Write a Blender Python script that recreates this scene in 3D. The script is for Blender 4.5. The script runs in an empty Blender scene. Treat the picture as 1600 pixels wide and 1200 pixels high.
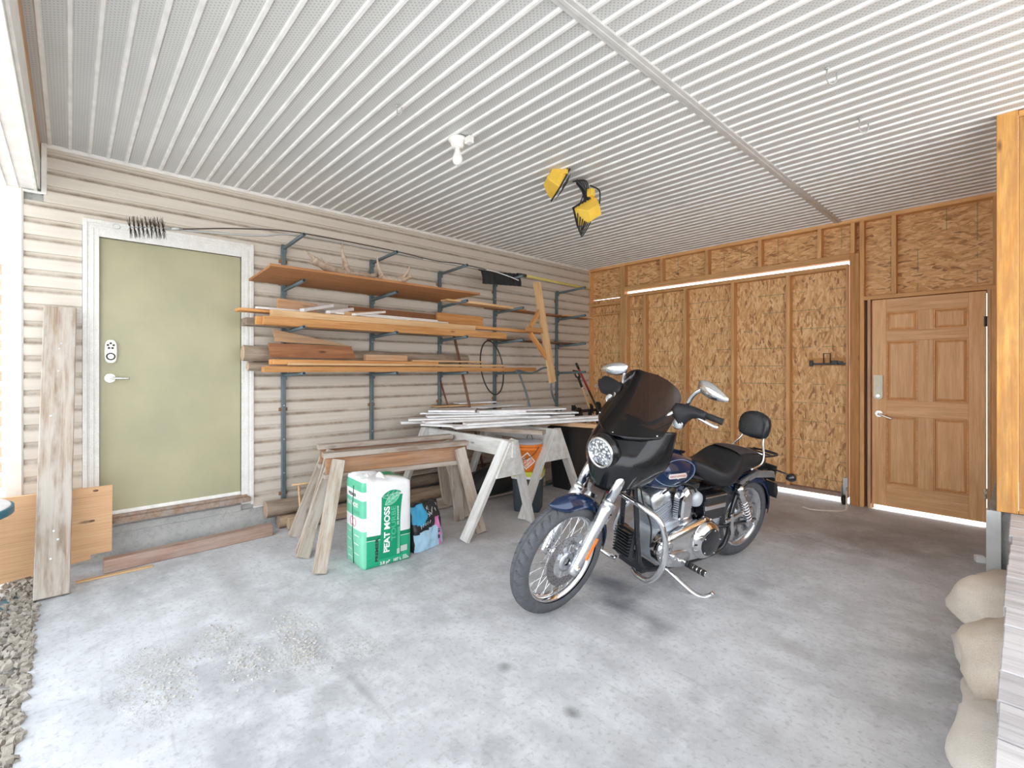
import bpy, bmesh, math, random
from mathutils import Vector, Matrix, Euler
V = Vector
PI = math.pi
S = bpy.context.scene
COL = S.collection

# ------------------------------------------------------------------ camera
cam_d = bpy.data.cameras.new('camera')
cam = bpy.data.objects.new('camera', cam_d); COL.objects.link(cam)
cam.location = (4.5287, -5.8229, 1.38)
cam.rotation_euler = (PI/2, 0, math.radians(47.018))
cam_d.sensor_fit = 'HORIZONTAL'; cam_d.sensor_width = 36.0
cam_d.lens = 36.0*740.44/1600.0
cam_d.shift_y = -22.54/1600.0
cam_d.clip_start = 0.02; cam_d.clip_end = 300
S.camera = cam

# ------------------------------------------------------------------ sky, sun, exposure
world = bpy.data.worlds.new('sky'); S.world = world; world.use_nodes = True
wn = world.node_tree; wn.nodes.clear()
wo = wn.nodes.new('ShaderNodeOutputWorld'); wb = wn.nodes.new('ShaderNodeBackground')
wt = wn.nodes.new('ShaderNodeTexCoord'); ws = wn.nodes.new('ShaderNodeSeparateXYZ')
wr = wn.nodes.new('ShaderNodeValToRGB')
wn.links.new(wt.outputs['Generated'], ws.inputs[0]); wn.links.new(ws.outputs[2], wr.inputs[0])
wr.color_ramp.elements[0].position = 0.0; wr.color_ramp.elements[0].color = (0.97, 0.98, 1.0, 1)
wr.color_ramp.elements[1].position = 1.0; wr.color_ramp.elements[1].color = (0.80, 0.90, 1.0, 1)
wn.links.new(wr.outputs[0], wb.inputs[0]); wb.inputs[1].default_value = 3.0
wn.links.new(wb.outputs[0], wo.inputs[0])
sun_d = bpy.data.lights.new('sun', 'SUN'); sun = bpy.data.objects.new('sun', sun_d); COL.objects.link(sun)
sun_d.energy = 9.0; sun_d.angle = math.radians(2.0); sun_d.color = (1.0, 0.97, 0.92)
sun.rotation_euler = V((0.35, 0.75, 1.0)).to_track_quat('Z', 'Y').to_euler()
S.view_settings.view_transform = 'Standard'; S.view_settings.look = 'None'
S.view_settings.gamma = 1.0; S.view_settings.use_curve_mapping = False
S.view_settings.exposure = 0.15
S.cycles.max_bounces = 12; S.cycles.diffuse_bounces = 8; S.cycles.glossy_bounces = 6
S.cycles.transmission_bounces = 8; S.cycles.transparent_max_bounces = 12

# ------------------------------------------------------------------ node helpers
class NT:
    def __init__(s, name, rough=0.6, metal=0.0, spec=0.5):
        s.m = bpy.data.materials.new(name); s.m.use_nodes = True
        s.t = s.m.node_tree; s.N = s.t.nodes; s.L = s.t.links
        s.b = s.N['Principled BSDF']
        s.b.inputs['Roughness'].default_value = rough; s.b.inputs['Metallic'].default_value = metal
        s.b.inputs['Specular IOR Level'].default_value = spec
    def n(s, typ, **kw):
        x = s.N.new(typ)
        for k, v in kw.items(): setattr(x, k, v)
        return x
    def put(s, sock, v):
        if hasattr(v, 'is_output') or isinstance(v, bpy.types.NodeSocket): s.L.new(v, sock)
        elif isinstance(v, (tuple, list)) and len(v) == 3 and sock.type == 'RGBA': sock.default_value = (*v, 1)
        else: sock.default_value = v
    def obj(s): 
        return s.n('ShaderNodeTexCoord').outputs['Object']
    def geo(s): return s.n('ShaderNodeNewGeometry').outputs['Position']
    def rnd(s): return s.n('ShaderNodeObjectInfo').outputs['Random']
    def math(s, op, a, b=0.0, c=None, clamp=False):
        x = s.n('ShaderNodeMath', operation=op, use_clamp=clamp); s.put(x.inputs[0], a); s.put(x.inputs[1], b)
        if c is not None: s.put(x.inputs[2], c)
        return x.outputs[0]
    def vmath(s, op, a, b=(0, 0, 0)):
        x = s.n('ShaderNodeVectorMath', operation=op); s.put(x.inputs[0], a); s.put(x.inputs[1], b)
        return x.outputs['Value'] if op in ('LENGTH', 'DISTANCE', 'DOT_PRODUCT') else x.outputs[0]
    def mapping(s, vec, scale=(1, 1, 1), rot=(0, 0, 0), loc=(0, 0, 0)):
        x = s.n('ShaderNodeMapping'); s.put(x.inputs[0], vec); x.inputs[3].default_value = scale
        x.inputs[2].default_value = rot; s.put(x.inputs[1], loc) if not isinstance(loc, tuple) else setattr(x.inputs[1], 'default_value', loc)
        return x.outputs[0]
    def noise(s, vec, scale, detail=3, rough=0.55, dist=0.0, col=False):
        x = s.n('ShaderNodeTexNoise'); s.put(x.inputs['Vector'], vec); x.inputs['Scale'].default_value = scale
        x.inputs['Detail'].default_value = detail; x.inputs['Roughness'].default_value = rough; x.inputs['Distortion'].default_value = dist
        return x.outputs['Color'] if col else x.outputs['Fac']
    def vor(s, vec, scale, feature='F1', out='Distance', rnd=1.0):
        x = s.n('ShaderNodeTexVoronoi', feature=feature); s.put(x.inputs['Vector'], vec); x.inputs['Scale'].default_value = scale
        x.inputs['Randomness'].default_value = rnd
        return x.outputs[out]
    def ramp(s, fac, stops, interp='LINEAR'):
        x = s.n('ShaderNodeValToRGB'); s.put(x.inputs[0], fac); r = x.color_ramp; r.interpolation = interp
        while len(r.elements) < len(stops): r.elements.new(0.5)
        for e, (p, c) in zip(r.elements, stops):
            e.position = p; e.color = (*c, 1) if len(c) == 3 else c
        return x.outputs[0]
    def grey(s, fac, a, b, lo=0.0, hi=1.0):
        x = s.n('ShaderNodeMapRange'); x.clamp = True; s.put(x.inputs[0], fac); x.inputs[1].default_value = lo; x.inputs[2].default_value = hi
        x.inputs[3].default_value = a; x.inputs[4].default_value = b
        return x.outputs[0]
    def mix(s, fac, a, b, mode='MIX'):
        x = s.n('ShaderNodeMix', data_type='RGBA', blend_type=mode); s.put(x.inputs[0], fac); s.put(x.inputs[6], a); s.put(x.inputs[7], b)
        return x.outputs[2]
    def hsv(s, col, h=0.5, sat=1.0, v=1.0):
        x = s.n('ShaderNodeHueSaturation'); s.put(x.inputs[0], h); s.put(x.inputs[1], sat); s.put(x.inputs[2], v); s.put(x.inputs[4], col)
        return x.outputs[0]
    def bump(s, h, strength=0.3, dist=0.01):
        x = s.n('ShaderNodeBump'); s.put(x.inputs['Height'], h); x.inputs['Strength'].default_value = strength; x.inputs['Distance'].default_value = dist
        s.L.new(x.outputs[0], s.b.inputs['Normal'])
    def base(s, c): s.put(s.b.inputs['Base Color'], c)
    def rough(s, c): s.put(s.b.inputs['Roughness'], c)

MT = {}
def plain(name, col, rough=0.5, metal=0.0, spec=0.5, var=0.0, coat=0.0):
    t = NT(name, rough, metal, spec)
    n = t.noise(t.obj(), 9.0, 4)
    f = t.grey(n, 1.0-0.10-var, 1.0+0.10+var, 0.3, 0.7)
    t.base(t.hsv(col, v=f)); t.rough(t.grey(n, max(rough-0.06, 0.02), min(rough+0.06, 1), 0.3, 0.7))
    if coat: t.b.inputs['Coat Weight'].default_value = coat; t.b.inputs['Coat Roughness'].default_value = 0.06
    MT[name] = t.m; return t.m

def wood(name, c1, c2, scale=1.0, rough=0.65, knots=True, weather=0.0, wcol=(0.42, 0.40, 0.38), var=0.18, knotcol=None):
    t = NT(name, rough)
    o = t.obj(); r = t.rnd()
    off = t.n('ShaderNodeCombineXYZ'); t.put(off.inputs[0], t.math('MULTIPLY', r, 37.0)); t.put(off.inputs[1], t.math('MULTIPLY', r, 11.0)); t.put(off.inputs[2], t.math('MULTIPLY', r, 5.0))
    p = t.vmath('ADD', o, off.outputs[0])
    pm = t.mapping(p, (0.9*scale, 14*scale, 14*scale))
    n1 = t.noise(pm, 2.2, 4, 0.6, 0.6)
    fine = t.noise(t.mapping(p, (2.5*scale, 90*scale, 90*scale)), 2.0, 3, 0.6)
    c = t.mix(t.grey(n1, 0, 1, 0.36, 0.64), c1, c2)
    c = t.mix(t.grey(fine, 0.0, 0.45, 0.45, 0.75), c, tuple(x*0.55 for x in c2))
    if knots:
        k = t.vor(t.mapping(p, (1.7, 5.5, 5.5)), 1.35, 'F1', 'Distance')
        c = t.mix(t.grey(k, 0.85, 0.0, 0.04, 0.11), c, knotcol or tuple(x*0.3 for x in c2))
    if weather:
        w = t.noise(t.mapping(p, (2, 9, 9)), 1.6, 4, 0.65)
        c = t.mix(t.grey(w, 0, weather, 0.40, 0.60), c, wcol)
    c = t.hsv(c, v=t.grey(r, 1-var, 1+var))
    t.base(c); t.bump(t.math('ADD', n1, t.math('MULTIPLY', fine, 0.5)), 0.35, 0.004)
    MT[name] = t.m; return t.m

wood('pine', (0.70, 0.37, 0.14), (0.54, 0.24, 0.075), knotcol=(0.14, 0.05, 0.02))
wood('pine_light', (0.78, 0.54, 0.30), (0.64, 0.38, 0.17))
wood('pine_frame', (0.82, 0.49, 0.22), (0.66, 0.35, 0.135), weather=0.35, wcol=(0.50, 0.27, 0.12))
wood('pine_post', (0.80, 0.45, 0.14), (0.64, 0.29, 0.07), weather=0.65, wcol=(0.46, 0.22, 0.08), knotcol=(0.16, 0.06, 0.02))
wood('pine_jamb', (0.66, 0.41, 0.22), (0.50, 0.28, 0.14), weather=0.2)
wood('door_pine', (0.86, 0.52, 0.25), (0.72, 0.38, 0.155), var=0.05, rough=0.42, knots=False)
wood('cedar_board', (0.50, 0.23, 0.085), (0.38, 0.16, 0.055), var=0.08)
wood('brown_board', (0.42, 0.19, 0.08), (0.28, 0.11, 0.045))
wood('dark_board', (0.20, 0.10, 0.06), (0.12, 0.06, 0.035))
wood('weathered', (0.46, 0.38, 0.31), (0.28, 0.21, 0.16), weather=0.7, wcol=(0.50, 0.46, 0.42))
wood('weathered_plank', (0.50, 0.42, 0.34), (0.30, 0.22, 0.16), weather=0.75, wcol=(0.55, 0.51, 0.46), var=0.03)
wood('weathered_orange', (0.52, 0.27, 0.13), (0.34, 0.17, 0.09), weather=0.35, wcol=(0.42, 0.33, 0.27))
wood('old_beam', (0.46, 0.31, 0.24), (0.28, 0.17, 0.13), weather=0.55, wcol=(0.40, 0.32, 0.28))
wood('sill_wood', (0.40, 0.27, 0.19), (0.26, 0.16, 0.11), weather=0.5)
wood('grey_deck', (0.55, 0.53, 0.54), (0.38, 0.36, 0.37), weather=0.6, wcol=(0.62, 0.60, 0.61), knots=False, var=0.12)
wood('painted_wood', (0.82, 0.83, 0.82), (0.76, 0.77, 0.75), weather=0.5, wcol=(0.48, 0.43, 0.37), var=0.04)
wood('casing_paint', (0.87, 0.87, 0.85), (0.84, 0.84, 0.81), weather=0.30, wcol=(0.66, 0.63, 0.58), var=0.02, knots=False)

wood('log_bark', (0.36, 0.28, 0.21), (0.20, 0.15, 0.11), weather=0.5, wcol=(0.46, 0.38, 0.30), rough=0.9)
wood('log_peeled', (0.58, 0.43, 0.29), (0.42, 0.28, 0.18), weather=0.4, wcol=(0.60, 0.50, 0.40))
wood('red_tip', (0.28, 0.10, 0.07), (0.20, 0.07, 0.05))
wood('fence_red', (0.62, 0.30, 0.22), (0.50, 0.22, 0.15))
plain('vinyl_white', (0.86, 0.85, 0.82), 0.45)
plain('frame_white', (0.86, 0.86, 0.83), 0.5, var=0.05)
plain('soffit_rib', (0.86, 0.86, 0.85), 0.35)
plain('strip_grey', (0.62, 0.62, 0.61), 0.4)
plain('white_primed', (0.84, 0.85, 0.86), 0.5, var=0.02)
plain('corner_vinyl', (0.76, 0.73, 0.68), 0.5)
plain('rack_steel', (0.12, 0.165, 0.185), 0.42, 0.25)
plain('rack_hole', (0.03, 0.03, 0.03), 0.8)
plain('brass', (0.55, 0.50, 0.40), 0.3, 0.9)
plain('nickel', (0.82, 0.81, 0.78), 0.22, 1.0)
plain('keypad', (0.72, 0.68, 0.62), 0.35, 0.3)
plain('keypad_almond', (0.82, 0.78, 0.64), 0.4)
plain('black_metal', (0.025, 0.025, 0.028), 0.4, 0.3)
plain('black_plastic', (0.022, 0.024, 0.026), 0.42)
plain('black_rubber', (0.02, 0.02, 0.02), 0.75)
plain('black_gloss', (0.012, 0.013, 0.016), 0.08, coat=0.6)
plain('dark_wire', (0.07, 0.055, 0.045), 0.6)
plain('yellow_plastic', (0.86, 0.56, 0.08), 0.35)
plain('yellow_pole', (0.72, 0.62, 0.16), 0.4)
plain('red_paint', (0.42, 0.03, 0.04), 0.35)
plain('blue_plastic', (0.05, 0.14, 0.24), 0.35)
plain('teal', (0.03, 0.17, 0.24), 0.4)
plain('orange_plastic', (0.90, 0.24, 0.03), 0.4)
plain('grey_lid', (0.42, 0.42, 0.46), 0.45)
plain('lime_lid', (0.62, 0.66, 0.10), 0.45)
plain('slate_plastic', (0.045, 0.06, 0.07), 0.5)
plain('white_plastic', (0.86, 0.86, 0.86), 0.4)
plain('lime_print', (0.60, 0.66, 0.10), 0.5)
plain('bulb_glass', (0.93, 0.93, 0.91), 0.15)
plain('galv', (0.55, 0.57, 0.57), 0.45, 0.6)
plain('cord_white', (0.72, 0.66, 0.58), 0.7)
plain('bin_black', (0.015, 0.016, 0.018), 0.5)

# chips of wood pressed flat (oriented strand board), with the printed green grid lines
def osb(name, vertical=True, lines=True):
    t = NT(name, 0.62)
    p = t.vmath('ADD', t.geo(), (0.0, 0.0, 0.0))
    rx = (0, 0, 0)
    cols = [(0.0, (0.24, 0.09, 0.03)), (0.14, (0.60, 0.31, 0.12)), (0.5, (0.78, 0.47, 0.21)), (0.85, (0.92, 0.64, 0.34)), (1.0, (0.50, 0.22, 0.075))]
    sc = (38, 38, 9) if vertical else (9, 38, 38)
    def layer(seed, ang, mul):
        q = t.mapping(p, (1, 1, 1), (0, ang, 0), (seed, seed*0.7, seed*1.3))
        q = t.mapping(q, sc)
        q = t.vmath('ADD', q, t.vmath('MULTIPLY', t.noise(t.mapping(p, (3, 3, 3)), 2.0, 2, col=True), (0.5, 0.5, 0.5)))
        v = t.n('ShaderNodeTexVoronoi', feature='F1'); t.put(v.inputs['Vector'], q); v.inputs['Scale'].default_value = mul
        return v.outputs['Color'], v.outputs['Distance']
    c1, d1 = layer(0.0, 0.35, 1.5); c2, d2 = layer(3.7, -0.45, 1.1); c3, d3 = layer(8.1, 0.05, 1.9)
    sep1 = t.n('ShaderNodeSeparateColor'); t.put(sep1.inputs[0], c1)
    sep2 = t.n('ShaderNodeSeparateColor'); t.put(sep2.inputs[0], c2)
    sep3 = t.n('ShaderNodeSeparateColor'); t.put(sep3.inputs[0], c3)
    a = t.ramp(sep1.outputs[0], cols); b = t.ramp(sep2.outputs[1], cols); c = t.ramp(sep3.outputs[2], cols)
    m = t.mix(t.grey(sep2.outputs[0], 0, 1, 0.45, 0.55), a, b)
    m = t.mix(t.grey(sep3.outputs[0], 0, 1, 0.58, 0.66), m, c)
    m = t.mix(0.16, m, (0.78, 0.48, 0.22))
    g = t.noise(t.mapping(p, (60, 60, 14) if vertical else (14, 60, 60)), 2.0, 3)
    m = t.mix(t.grey(g, 0.0, 0.30, 0.5, 0.75), m, (0.36, 0.17, 0.07))
    if lines:
        s = t.n('ShaderNodeSeparateXYZ'); t.put(s.inputs[0], p)
        ax = s.outputs[2] if vertical else s.outputs[0]
        fr = t.math('ABSOLUTE', t.math('SUBTRACT', t.math('FRACT', t.math('MULTIPLY', ax, 1/0.2032)), 0.5))
        ln = t.math('MULTIPLY', t.math('GREATER_THAN', fr, 0.482), t.math('GREATER_THAN', t.noise(p, 5.0, 2), 0.46))
        m = t.mix(t.math('MULTIPLY', ln, 0.55), m, (0.10, 0.17, 0.09))
    t.base(m)
    h = t.math('ADD', sep1.outputs[1], t.math('MULTIPLY', sep2.outputs[2], 0.7))
    t.bump(h, 0.25, 0.004)
    MT[name] = t.m
osb('osb_vertical', True); osb('osb_horizontal', False)

# concrete floor with stains, scuffs, worn patches and broad darker areas at their own places
def concrete_floor():
    t = NT('concrete_floor', 0.75, spec=0.3)
    p = t.geo()
    n1 = t.noise(p, 0.9, 5, 0.6); n2 = t.noise(p, 5.5, 6, 0.65); n3 = t.noise(p, 38, 4, 0.7)
    c = t.mix(t.grey(n1, 0, 1, 0.35, 0.65), (0.41, 0.42, 0.44), (0.57, 0.58, 0.605))
    c = t.mix(t.grey(n2, 0, 0.65, 0.42, 0.62), c, (0.68, 0.695, 0.72))
    c = t.mix(t.grey(n3, 0, 0.55, 0.52, 0.72), c, (0.27, 0.27, 0.28))
    n4 = t.noise(p, 2.6, 7, 0.72)
    c = t.mix(t.grey(n4, 0, 0.5, 0.56, 0.70), c, (0.28, 0.285, 0.30))
    # fine dark specks, long scuffs
    sp = t.vor(p, 16, 'F1', 'Distance')
    c = t.mix(t.grey(sp, 0.55, 0.0, 0.03, 0.09), c, (0.30, 0.30, 0.30))
    sc = t.noise(t.mapping(p, (1.2, 12, 1), (0, 0, 0.5)), 2.2, 4, 0.6)
    c = t.mix(t.grey(sc, 0.0, 0.38, 0.60, 0.74), c, (0.33, 0.33, 0.34))
    sep = t.n('ShaderNodeSeparateXYZ'); t.put(sep.inputs[0], p)
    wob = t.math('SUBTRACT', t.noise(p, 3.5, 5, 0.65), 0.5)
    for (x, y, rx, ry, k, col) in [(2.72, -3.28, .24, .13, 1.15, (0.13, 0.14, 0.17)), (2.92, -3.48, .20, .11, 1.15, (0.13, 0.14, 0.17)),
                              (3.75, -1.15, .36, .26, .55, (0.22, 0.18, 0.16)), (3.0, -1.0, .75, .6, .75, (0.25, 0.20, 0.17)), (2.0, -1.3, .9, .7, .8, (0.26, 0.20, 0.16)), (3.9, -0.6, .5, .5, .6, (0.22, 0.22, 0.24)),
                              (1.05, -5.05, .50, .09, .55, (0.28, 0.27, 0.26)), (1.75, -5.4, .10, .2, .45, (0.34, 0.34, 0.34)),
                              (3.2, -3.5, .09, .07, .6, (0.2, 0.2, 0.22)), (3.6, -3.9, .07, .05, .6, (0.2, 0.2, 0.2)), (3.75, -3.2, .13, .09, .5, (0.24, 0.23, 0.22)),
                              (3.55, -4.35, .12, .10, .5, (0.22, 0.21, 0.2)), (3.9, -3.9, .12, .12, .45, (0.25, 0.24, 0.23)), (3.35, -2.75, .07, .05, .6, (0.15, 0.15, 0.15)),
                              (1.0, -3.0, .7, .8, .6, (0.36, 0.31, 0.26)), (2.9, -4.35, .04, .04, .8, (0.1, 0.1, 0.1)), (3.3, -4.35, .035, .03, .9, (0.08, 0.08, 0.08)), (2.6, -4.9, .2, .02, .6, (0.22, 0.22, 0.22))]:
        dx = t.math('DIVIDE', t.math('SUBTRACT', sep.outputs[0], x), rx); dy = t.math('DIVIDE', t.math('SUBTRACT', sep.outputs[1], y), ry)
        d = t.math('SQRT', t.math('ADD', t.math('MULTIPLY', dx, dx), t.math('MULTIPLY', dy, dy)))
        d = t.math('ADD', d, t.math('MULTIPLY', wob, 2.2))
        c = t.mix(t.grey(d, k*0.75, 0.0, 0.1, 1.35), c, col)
    # pitted patches near the opening
    pit = None
    for (x, y, rx, ry) in [(1.95, -4.95, .34, .12), (2.15, -5.0, .16, .14), (1.75, -5.25, .18, .12), (2.05, -5.2, .2, .12), (1.9, -5.55, .3, .14), (2.3, -4.75, .12, .1)]:
        dx = t.math('DIVIDE', t.math('SUBTRACT', sep.outputs[0], x), rx); dy = t.math('DIVIDE', t.math('SUBTRACT', sep.outputs[1], y), ry)
        d = t.math('SQRT', t.math('ADD', t.math('MULTIPLY', dx, dx), t.math('MULTIPLY', dy, dy)))
        g = t.grey(t.math('ADD', d, t.math('MULTIPLY', wob, 1.6)), 1.0, 0.0, 0.6, 1.2)
        pit = g if pit is None else t.math('MAXIMUM', pit, g)
    pv = t.noise(p, 55, 3, 0.7)
    pm = t.math('MULTIPLY', pit, t.grey(pv, 0, 1, 0.50, 0.60))
    c = t.mix(t.math('MULTIPLY', pm, 0.6), c, (0.40, 0.37, 0.33))
    t.base(c)
    t.bump(t.math('SUBTRACT', t.math('ADD', t.math('MULTIPLY', n3, 0.25), t.math('MULTIPLY', n2, 0.5)), t.math('MULTIPLY', pm, 1.6)), 0.35, 0.01)
    t.rough(t.grey(n2, 0.5, 0.85, 0.35, 0.65))
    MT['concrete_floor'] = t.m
concrete_floor()

def rough_concrete(name, a, b):
    t = NT(name, 0.9); p = t.geo()
    n = t.noise(p, 4, 6, 0.65); n3 = t.noise(p, 30, 4, 0.7)
    c = t.mix(t.grey(n, 0, 1, 0.35, 0.65), a, b); c = t.mix(t.grey(n3, 0, 0.5, 0.5, 0.8), c, tuple(x*0.5 for x in a))
    t.base(c); t.bump(t.math('ADD', n, n3), 0.6, 0.02); MT[name] = t.m
rough_concrete('concrete_rough', (0.36, 0.37, 0.37), (0.52, 0.52, 0.50))
rough_concrete('gravel', (0.30, 0.265, 0.22), (0.44, 0.40, 0.35))
rough_concrete('yard', (0.52, 0.50, 0.47), (0.62, 0.61, 0.58))

def soffit():
    t = NT('soffit_white', 0.4); p = t.geo()
    s = t.n('ShaderNodeSeparateXYZ'); t.put(s.inputs[0], p)
    # small punched holes in rows between the ribs
    fx = t.math('SUBTRACT', t.math('FRACT', t.math('MULTIPLY', s.outputs[0], 1/0.021)), 0.5)
    row = t.math('FLOOR', t.math('MULTIPLY', s.outputs[1], 1/0.0127))
    fx2 = t.math('SUBTRACT', t.math('FRACT', t.math('ADD', t.math('MULTIPLY', s.outputs[0], 1/0.021), t.math('MULTIPLY', row, 0.5))), 0.5)
    fy = t.math('SUBTRACT', t.math('FRACT', t.math('MULTIPLY', s.outputs[1], 1/0.0127)), 0.5)
    d = t.math('SQRT', t.math('ADD', t.math('POWER', t.math('MULTIPLY', fx2, 1.6), 2.0), t.math('MULTIPLY', fy, fy)))
    hole = t.grey(d, 0.75, 0.0, 0.20, 0.30)
    n = t.noise(p, 1.2, 4)
    c = t.mix(t.grey(n, 0, 1, 0.35, 0.65), (0.58, 0.59, 0.585), (0.64, 0.645, 0.64))
    t.base(t.mix(hole, c, (0.30, 0.30, 0.29)))
    MT['soffit_white'] = t.m
soffit()

def siding():
    t = NT('vinyl_siding', 0.5)
    o = t.obj(); s = t.n('ShaderNodeSeparateXYZ'); t.put(s.inputs[0], o)
    p = t.geo()
    n = t.noise(t.mapping(p, (1, 0.6, 14)), 2.4, 5, 0.6)
    c = t.mix(t.grey(n, 0, 1, 0.35, 0.7), (0.68, 0.625, 0.55), (0.61, 0.555, 0.485))
    # dirt on each course's moulded ledge, widened to paint in the cove's shade
    d = t.math('ABSOLUTE', t.math('SUBTRACT', s.outputs[2], 0.086))
    dm = t.math('MULTIPLY', t.grey(d, 0.85, 0.0, 0.003, 0.022), t.grey(t.noise(t.mapping(p, (1, 3, 3)), 2.0, 5, 0.7), 0.25, 1.0, 0.35, 0.62))
    c = t.mix(dm, c, (0.26, 0.20, 0.14))
    n2 = t.noise(t.mapping(p, (1, 2.5, 26)), 3.0, 5, 0.7)
    c = t.mix(t.grey(n2, 0.0, 0.45, 0.60, 0.78), c, (0.44, 0.36, 0.27))
    t.base(c); MT['vinyl_siding'] = t.m
siding()

def green_door():
    t = NT('green_door_paint', 0.38); p = t.geo()
    n = t.noise(p, 2.0, 4); n2 = t.noise(p, 14, 5, 0.7)
    c = t.mix(t.grey(n, 0, 1, 0.35, 0.65), (0.375, 0.36, 0.235), (0.44, 0.415, 0.265))
    c = t.mix(t.grey(n2, 0, 0.25, 0.66, 0.8), c, (0.52, 0.50, 0.40))
    t.base(c); t.bump(n2, 0.05, 0.003); MT['green_door_paint'] = t.m
green_door()

# ------------------------------------------------------------------ mesh helpers
class MB:
    def __init__(s): s.v = []; s.f = []; s.mi = []; s.sm = []; s.cur = 0
    def add(s, vs, fs, smooth=False, m=None):
        o = len(s.v); s.v += [tuple(v) for v in vs]
        for f in fs: s.f.append(tuple(i+o for i in f)); s.mi.append(s.cur if m is None else m); s.sm.append(smooth)
        return s
    def box(s, c, d, R=None, m=None, taper=1.0):
        hx, hy, hz = d[0]/2, d[1]/2, d[2]/2
        vs = [V((sx*hx*(taper if sz > 0 else 1), sy*hy*(taper if sz > 0 else 1), sz*hz)) for sz in (-1, 1) for sy in (-1, 1) for sx in (-1, 1)]
        if R is not None: vs = [R @ v for v in vs]
        vs = [v+V(c) for v in vs]
        return s.add(vs, [(0, 2, 3, 1), (4, 5, 7, 6), (0, 1, 5, 4), (2, 6, 7, 3), (0, 4, 6, 2), (1, 3, 7, 5)], m=m)
    def bx(s, a, b, m=None):
        return s.box([(a[i]+b[i])/2 for i in range(3)], [abs(b[i]-a[i]) for i in range(3)], m=m)
    def ring(s, c, ax, r, n, up=None, ry=None):
        ax = V(ax).normalized(); u = V(up) if up else (V((0, 0, 1)) if abs(ax.z) < 0.9 else V((1, 0, 0)))
        a = ax.cross(u).normalized(); b = a.cross(ax).normalized(); ry = r if ry is None else ry
        return [V(c)+a*(r*math.cos(2*PI*i/n))+b*(ry*math.sin(2*PI*i/n)) for i in range(n)]
    def cyl(s, p, q, r, r2=None, n=16, caps=True, smooth=True, m=None):
        p, q = V(p), V(q); r2 = r if r2 is None else r2; ax = q-p
        vs = s.ring(p, ax, r, n)+s.ring(q, ax, r2, n)
        s.add(vs, [(i, (i+1) % n, n+(i+1) % n, n+i) for i in range(n)], smooth, m)
        if caps:
            o = s.ring(p, ax, r, n); s.add(o, [tuple(range(n))[::-1]], False, m)
            o = s.ring(q, ax, r2, n); s.add(o, [tuple(range(n))], False, m)
        return s
    def tube(s, pts, r, n=10, closed=False, smooth=True, m=None, radii=None, caps=True, flat=None):
        pts = [V(p) for p in pts]; N = len(pts); rings = []; up = None
        for i, p in enumerate(pts):
            a = pts[(i-1) % N] if (closed or i > 0) else p; b = pts[(i+1) % N] if (closed or i < N-1) else p
            t = (b-a).normalized()
            if up is None: up = t.orthogonal().normalized()
            up = (up-t*up.dot(t)); up = up.normalized() if up.length > 1e-6 else t.orthogonal().normalized()
            w = t.cross(up); rr = radii[i] if radii else r
            rings.append([p+up*(rr*math.cos(2*PI*k/n))+w*((flat or 1)*rr*math.sin(2*PI*k/n)) for k in range(n)])
        vs = [v for g in rings for v in g]; fs = []
        for i in range(N if closed else N-1):
            j = (i+1) % N
            for k in range(n): fs.append((i*n+k, i*n+(k+1) % n, j*n+(k+1) % n, j*n+k))
        s.add(vs, fs, smooth, m)
        if caps and not closed:
            s.add(rings[0], [tuple(range(n))[::-1]], False, m); s.add(rings[-1], [tuple(range(n))], False, m)
        return s
    def lathe(s, prof, c, ax, n=32, smooth=True, m=None, a0=0, a1=2*PI, loop=False):
        # prof: (radius, height along ax)
        c = V(c); ax = V(ax).normalized(); a = ax.orthogonal().normalized(); b = ax.cross(a)
        K = len(prof); full = abs(a1-a0-2*PI) < 1e-6; M_ = n if full else n+1
        vs = [c+ax*h+(a*math.cos(a0+(a1-a0)*i/n)+b*math.sin(a0+(a1-a0)*i/n))*r for i in range(M_) for r, h in prof]
        fs = []
        for i in range(n):
            j = (i+1) % M_ if full else i+1
            for k in range(K if loop else K-1):
                k2 = (k+1) % K; fs.append((i*K+k, j*K+k, j*K+k2, i*K+k2))
        return s.add(vs, fs, smooth, m)
    def prism(s, poly, d, o=(0, 0, 0), u=(1, 0, 0), v=(0, 0, 1), w=(0, 1, 0), m=None, smooth=False):
        # polygon in the u,v plane, pushed d along w
        o, u, v, w = V(o), V(u), V(v), V(w); n = len(poly)
        A = [o+u*a+v*b for a, b in poly]; Bb = [p+w*d for p in A]
        s.add(A+Bb, [(i, (i+1) % n, n+(i+1) % n, n+i) for i in range(n)], smooth, m)
        s.add(A, [tuple(range(n))[::-1]], False, m); s.add(Bb, [tuple(range(n))], False, m)
        return s
    def loft(s, rings, closed=True, caps=True, smooth=True, m=None):
        n = len(rings[0]); vs = [v for g in rings for v in g]; fs = []
        for i in range(len(rings)-1):
            for k in range(n if closed else n-1): fs.append((i*n+k, i*n+(k+1) % n, (i+1)*n+(k+1) % n, (i+1)*n+k))
        s.add(vs, fs, smooth, m)
        if caps and closed:
            s.add(rings[0], [tuple(range(n))[::-1]], smooth, m); s.add(rings[-1], [tuple(range(n))], smooth, m)
        return s
    def ell(s, c, r, n=16, k=10, R=None, m=None):
        vs = []; fs = []
        for i in range(k+1):
            th = PI*i/k
            for j in range(n):
                v = V((r[0]*math.sin(th)*math.cos(2*PI*j/n), r[1]*math.sin(th)*math.sin(2*PI*j/n), r[2]*math.cos(th)))
                vs.append((R @ v if R else v)+V(c))
        for i in range(k):
            for j in range(n): fs.append((i*n+j, (i+1)*n+j, (i+1)*n+(j+1) % n, i*n+(j+1) % n))
        return s.add(vs, fs, True, m)
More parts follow.
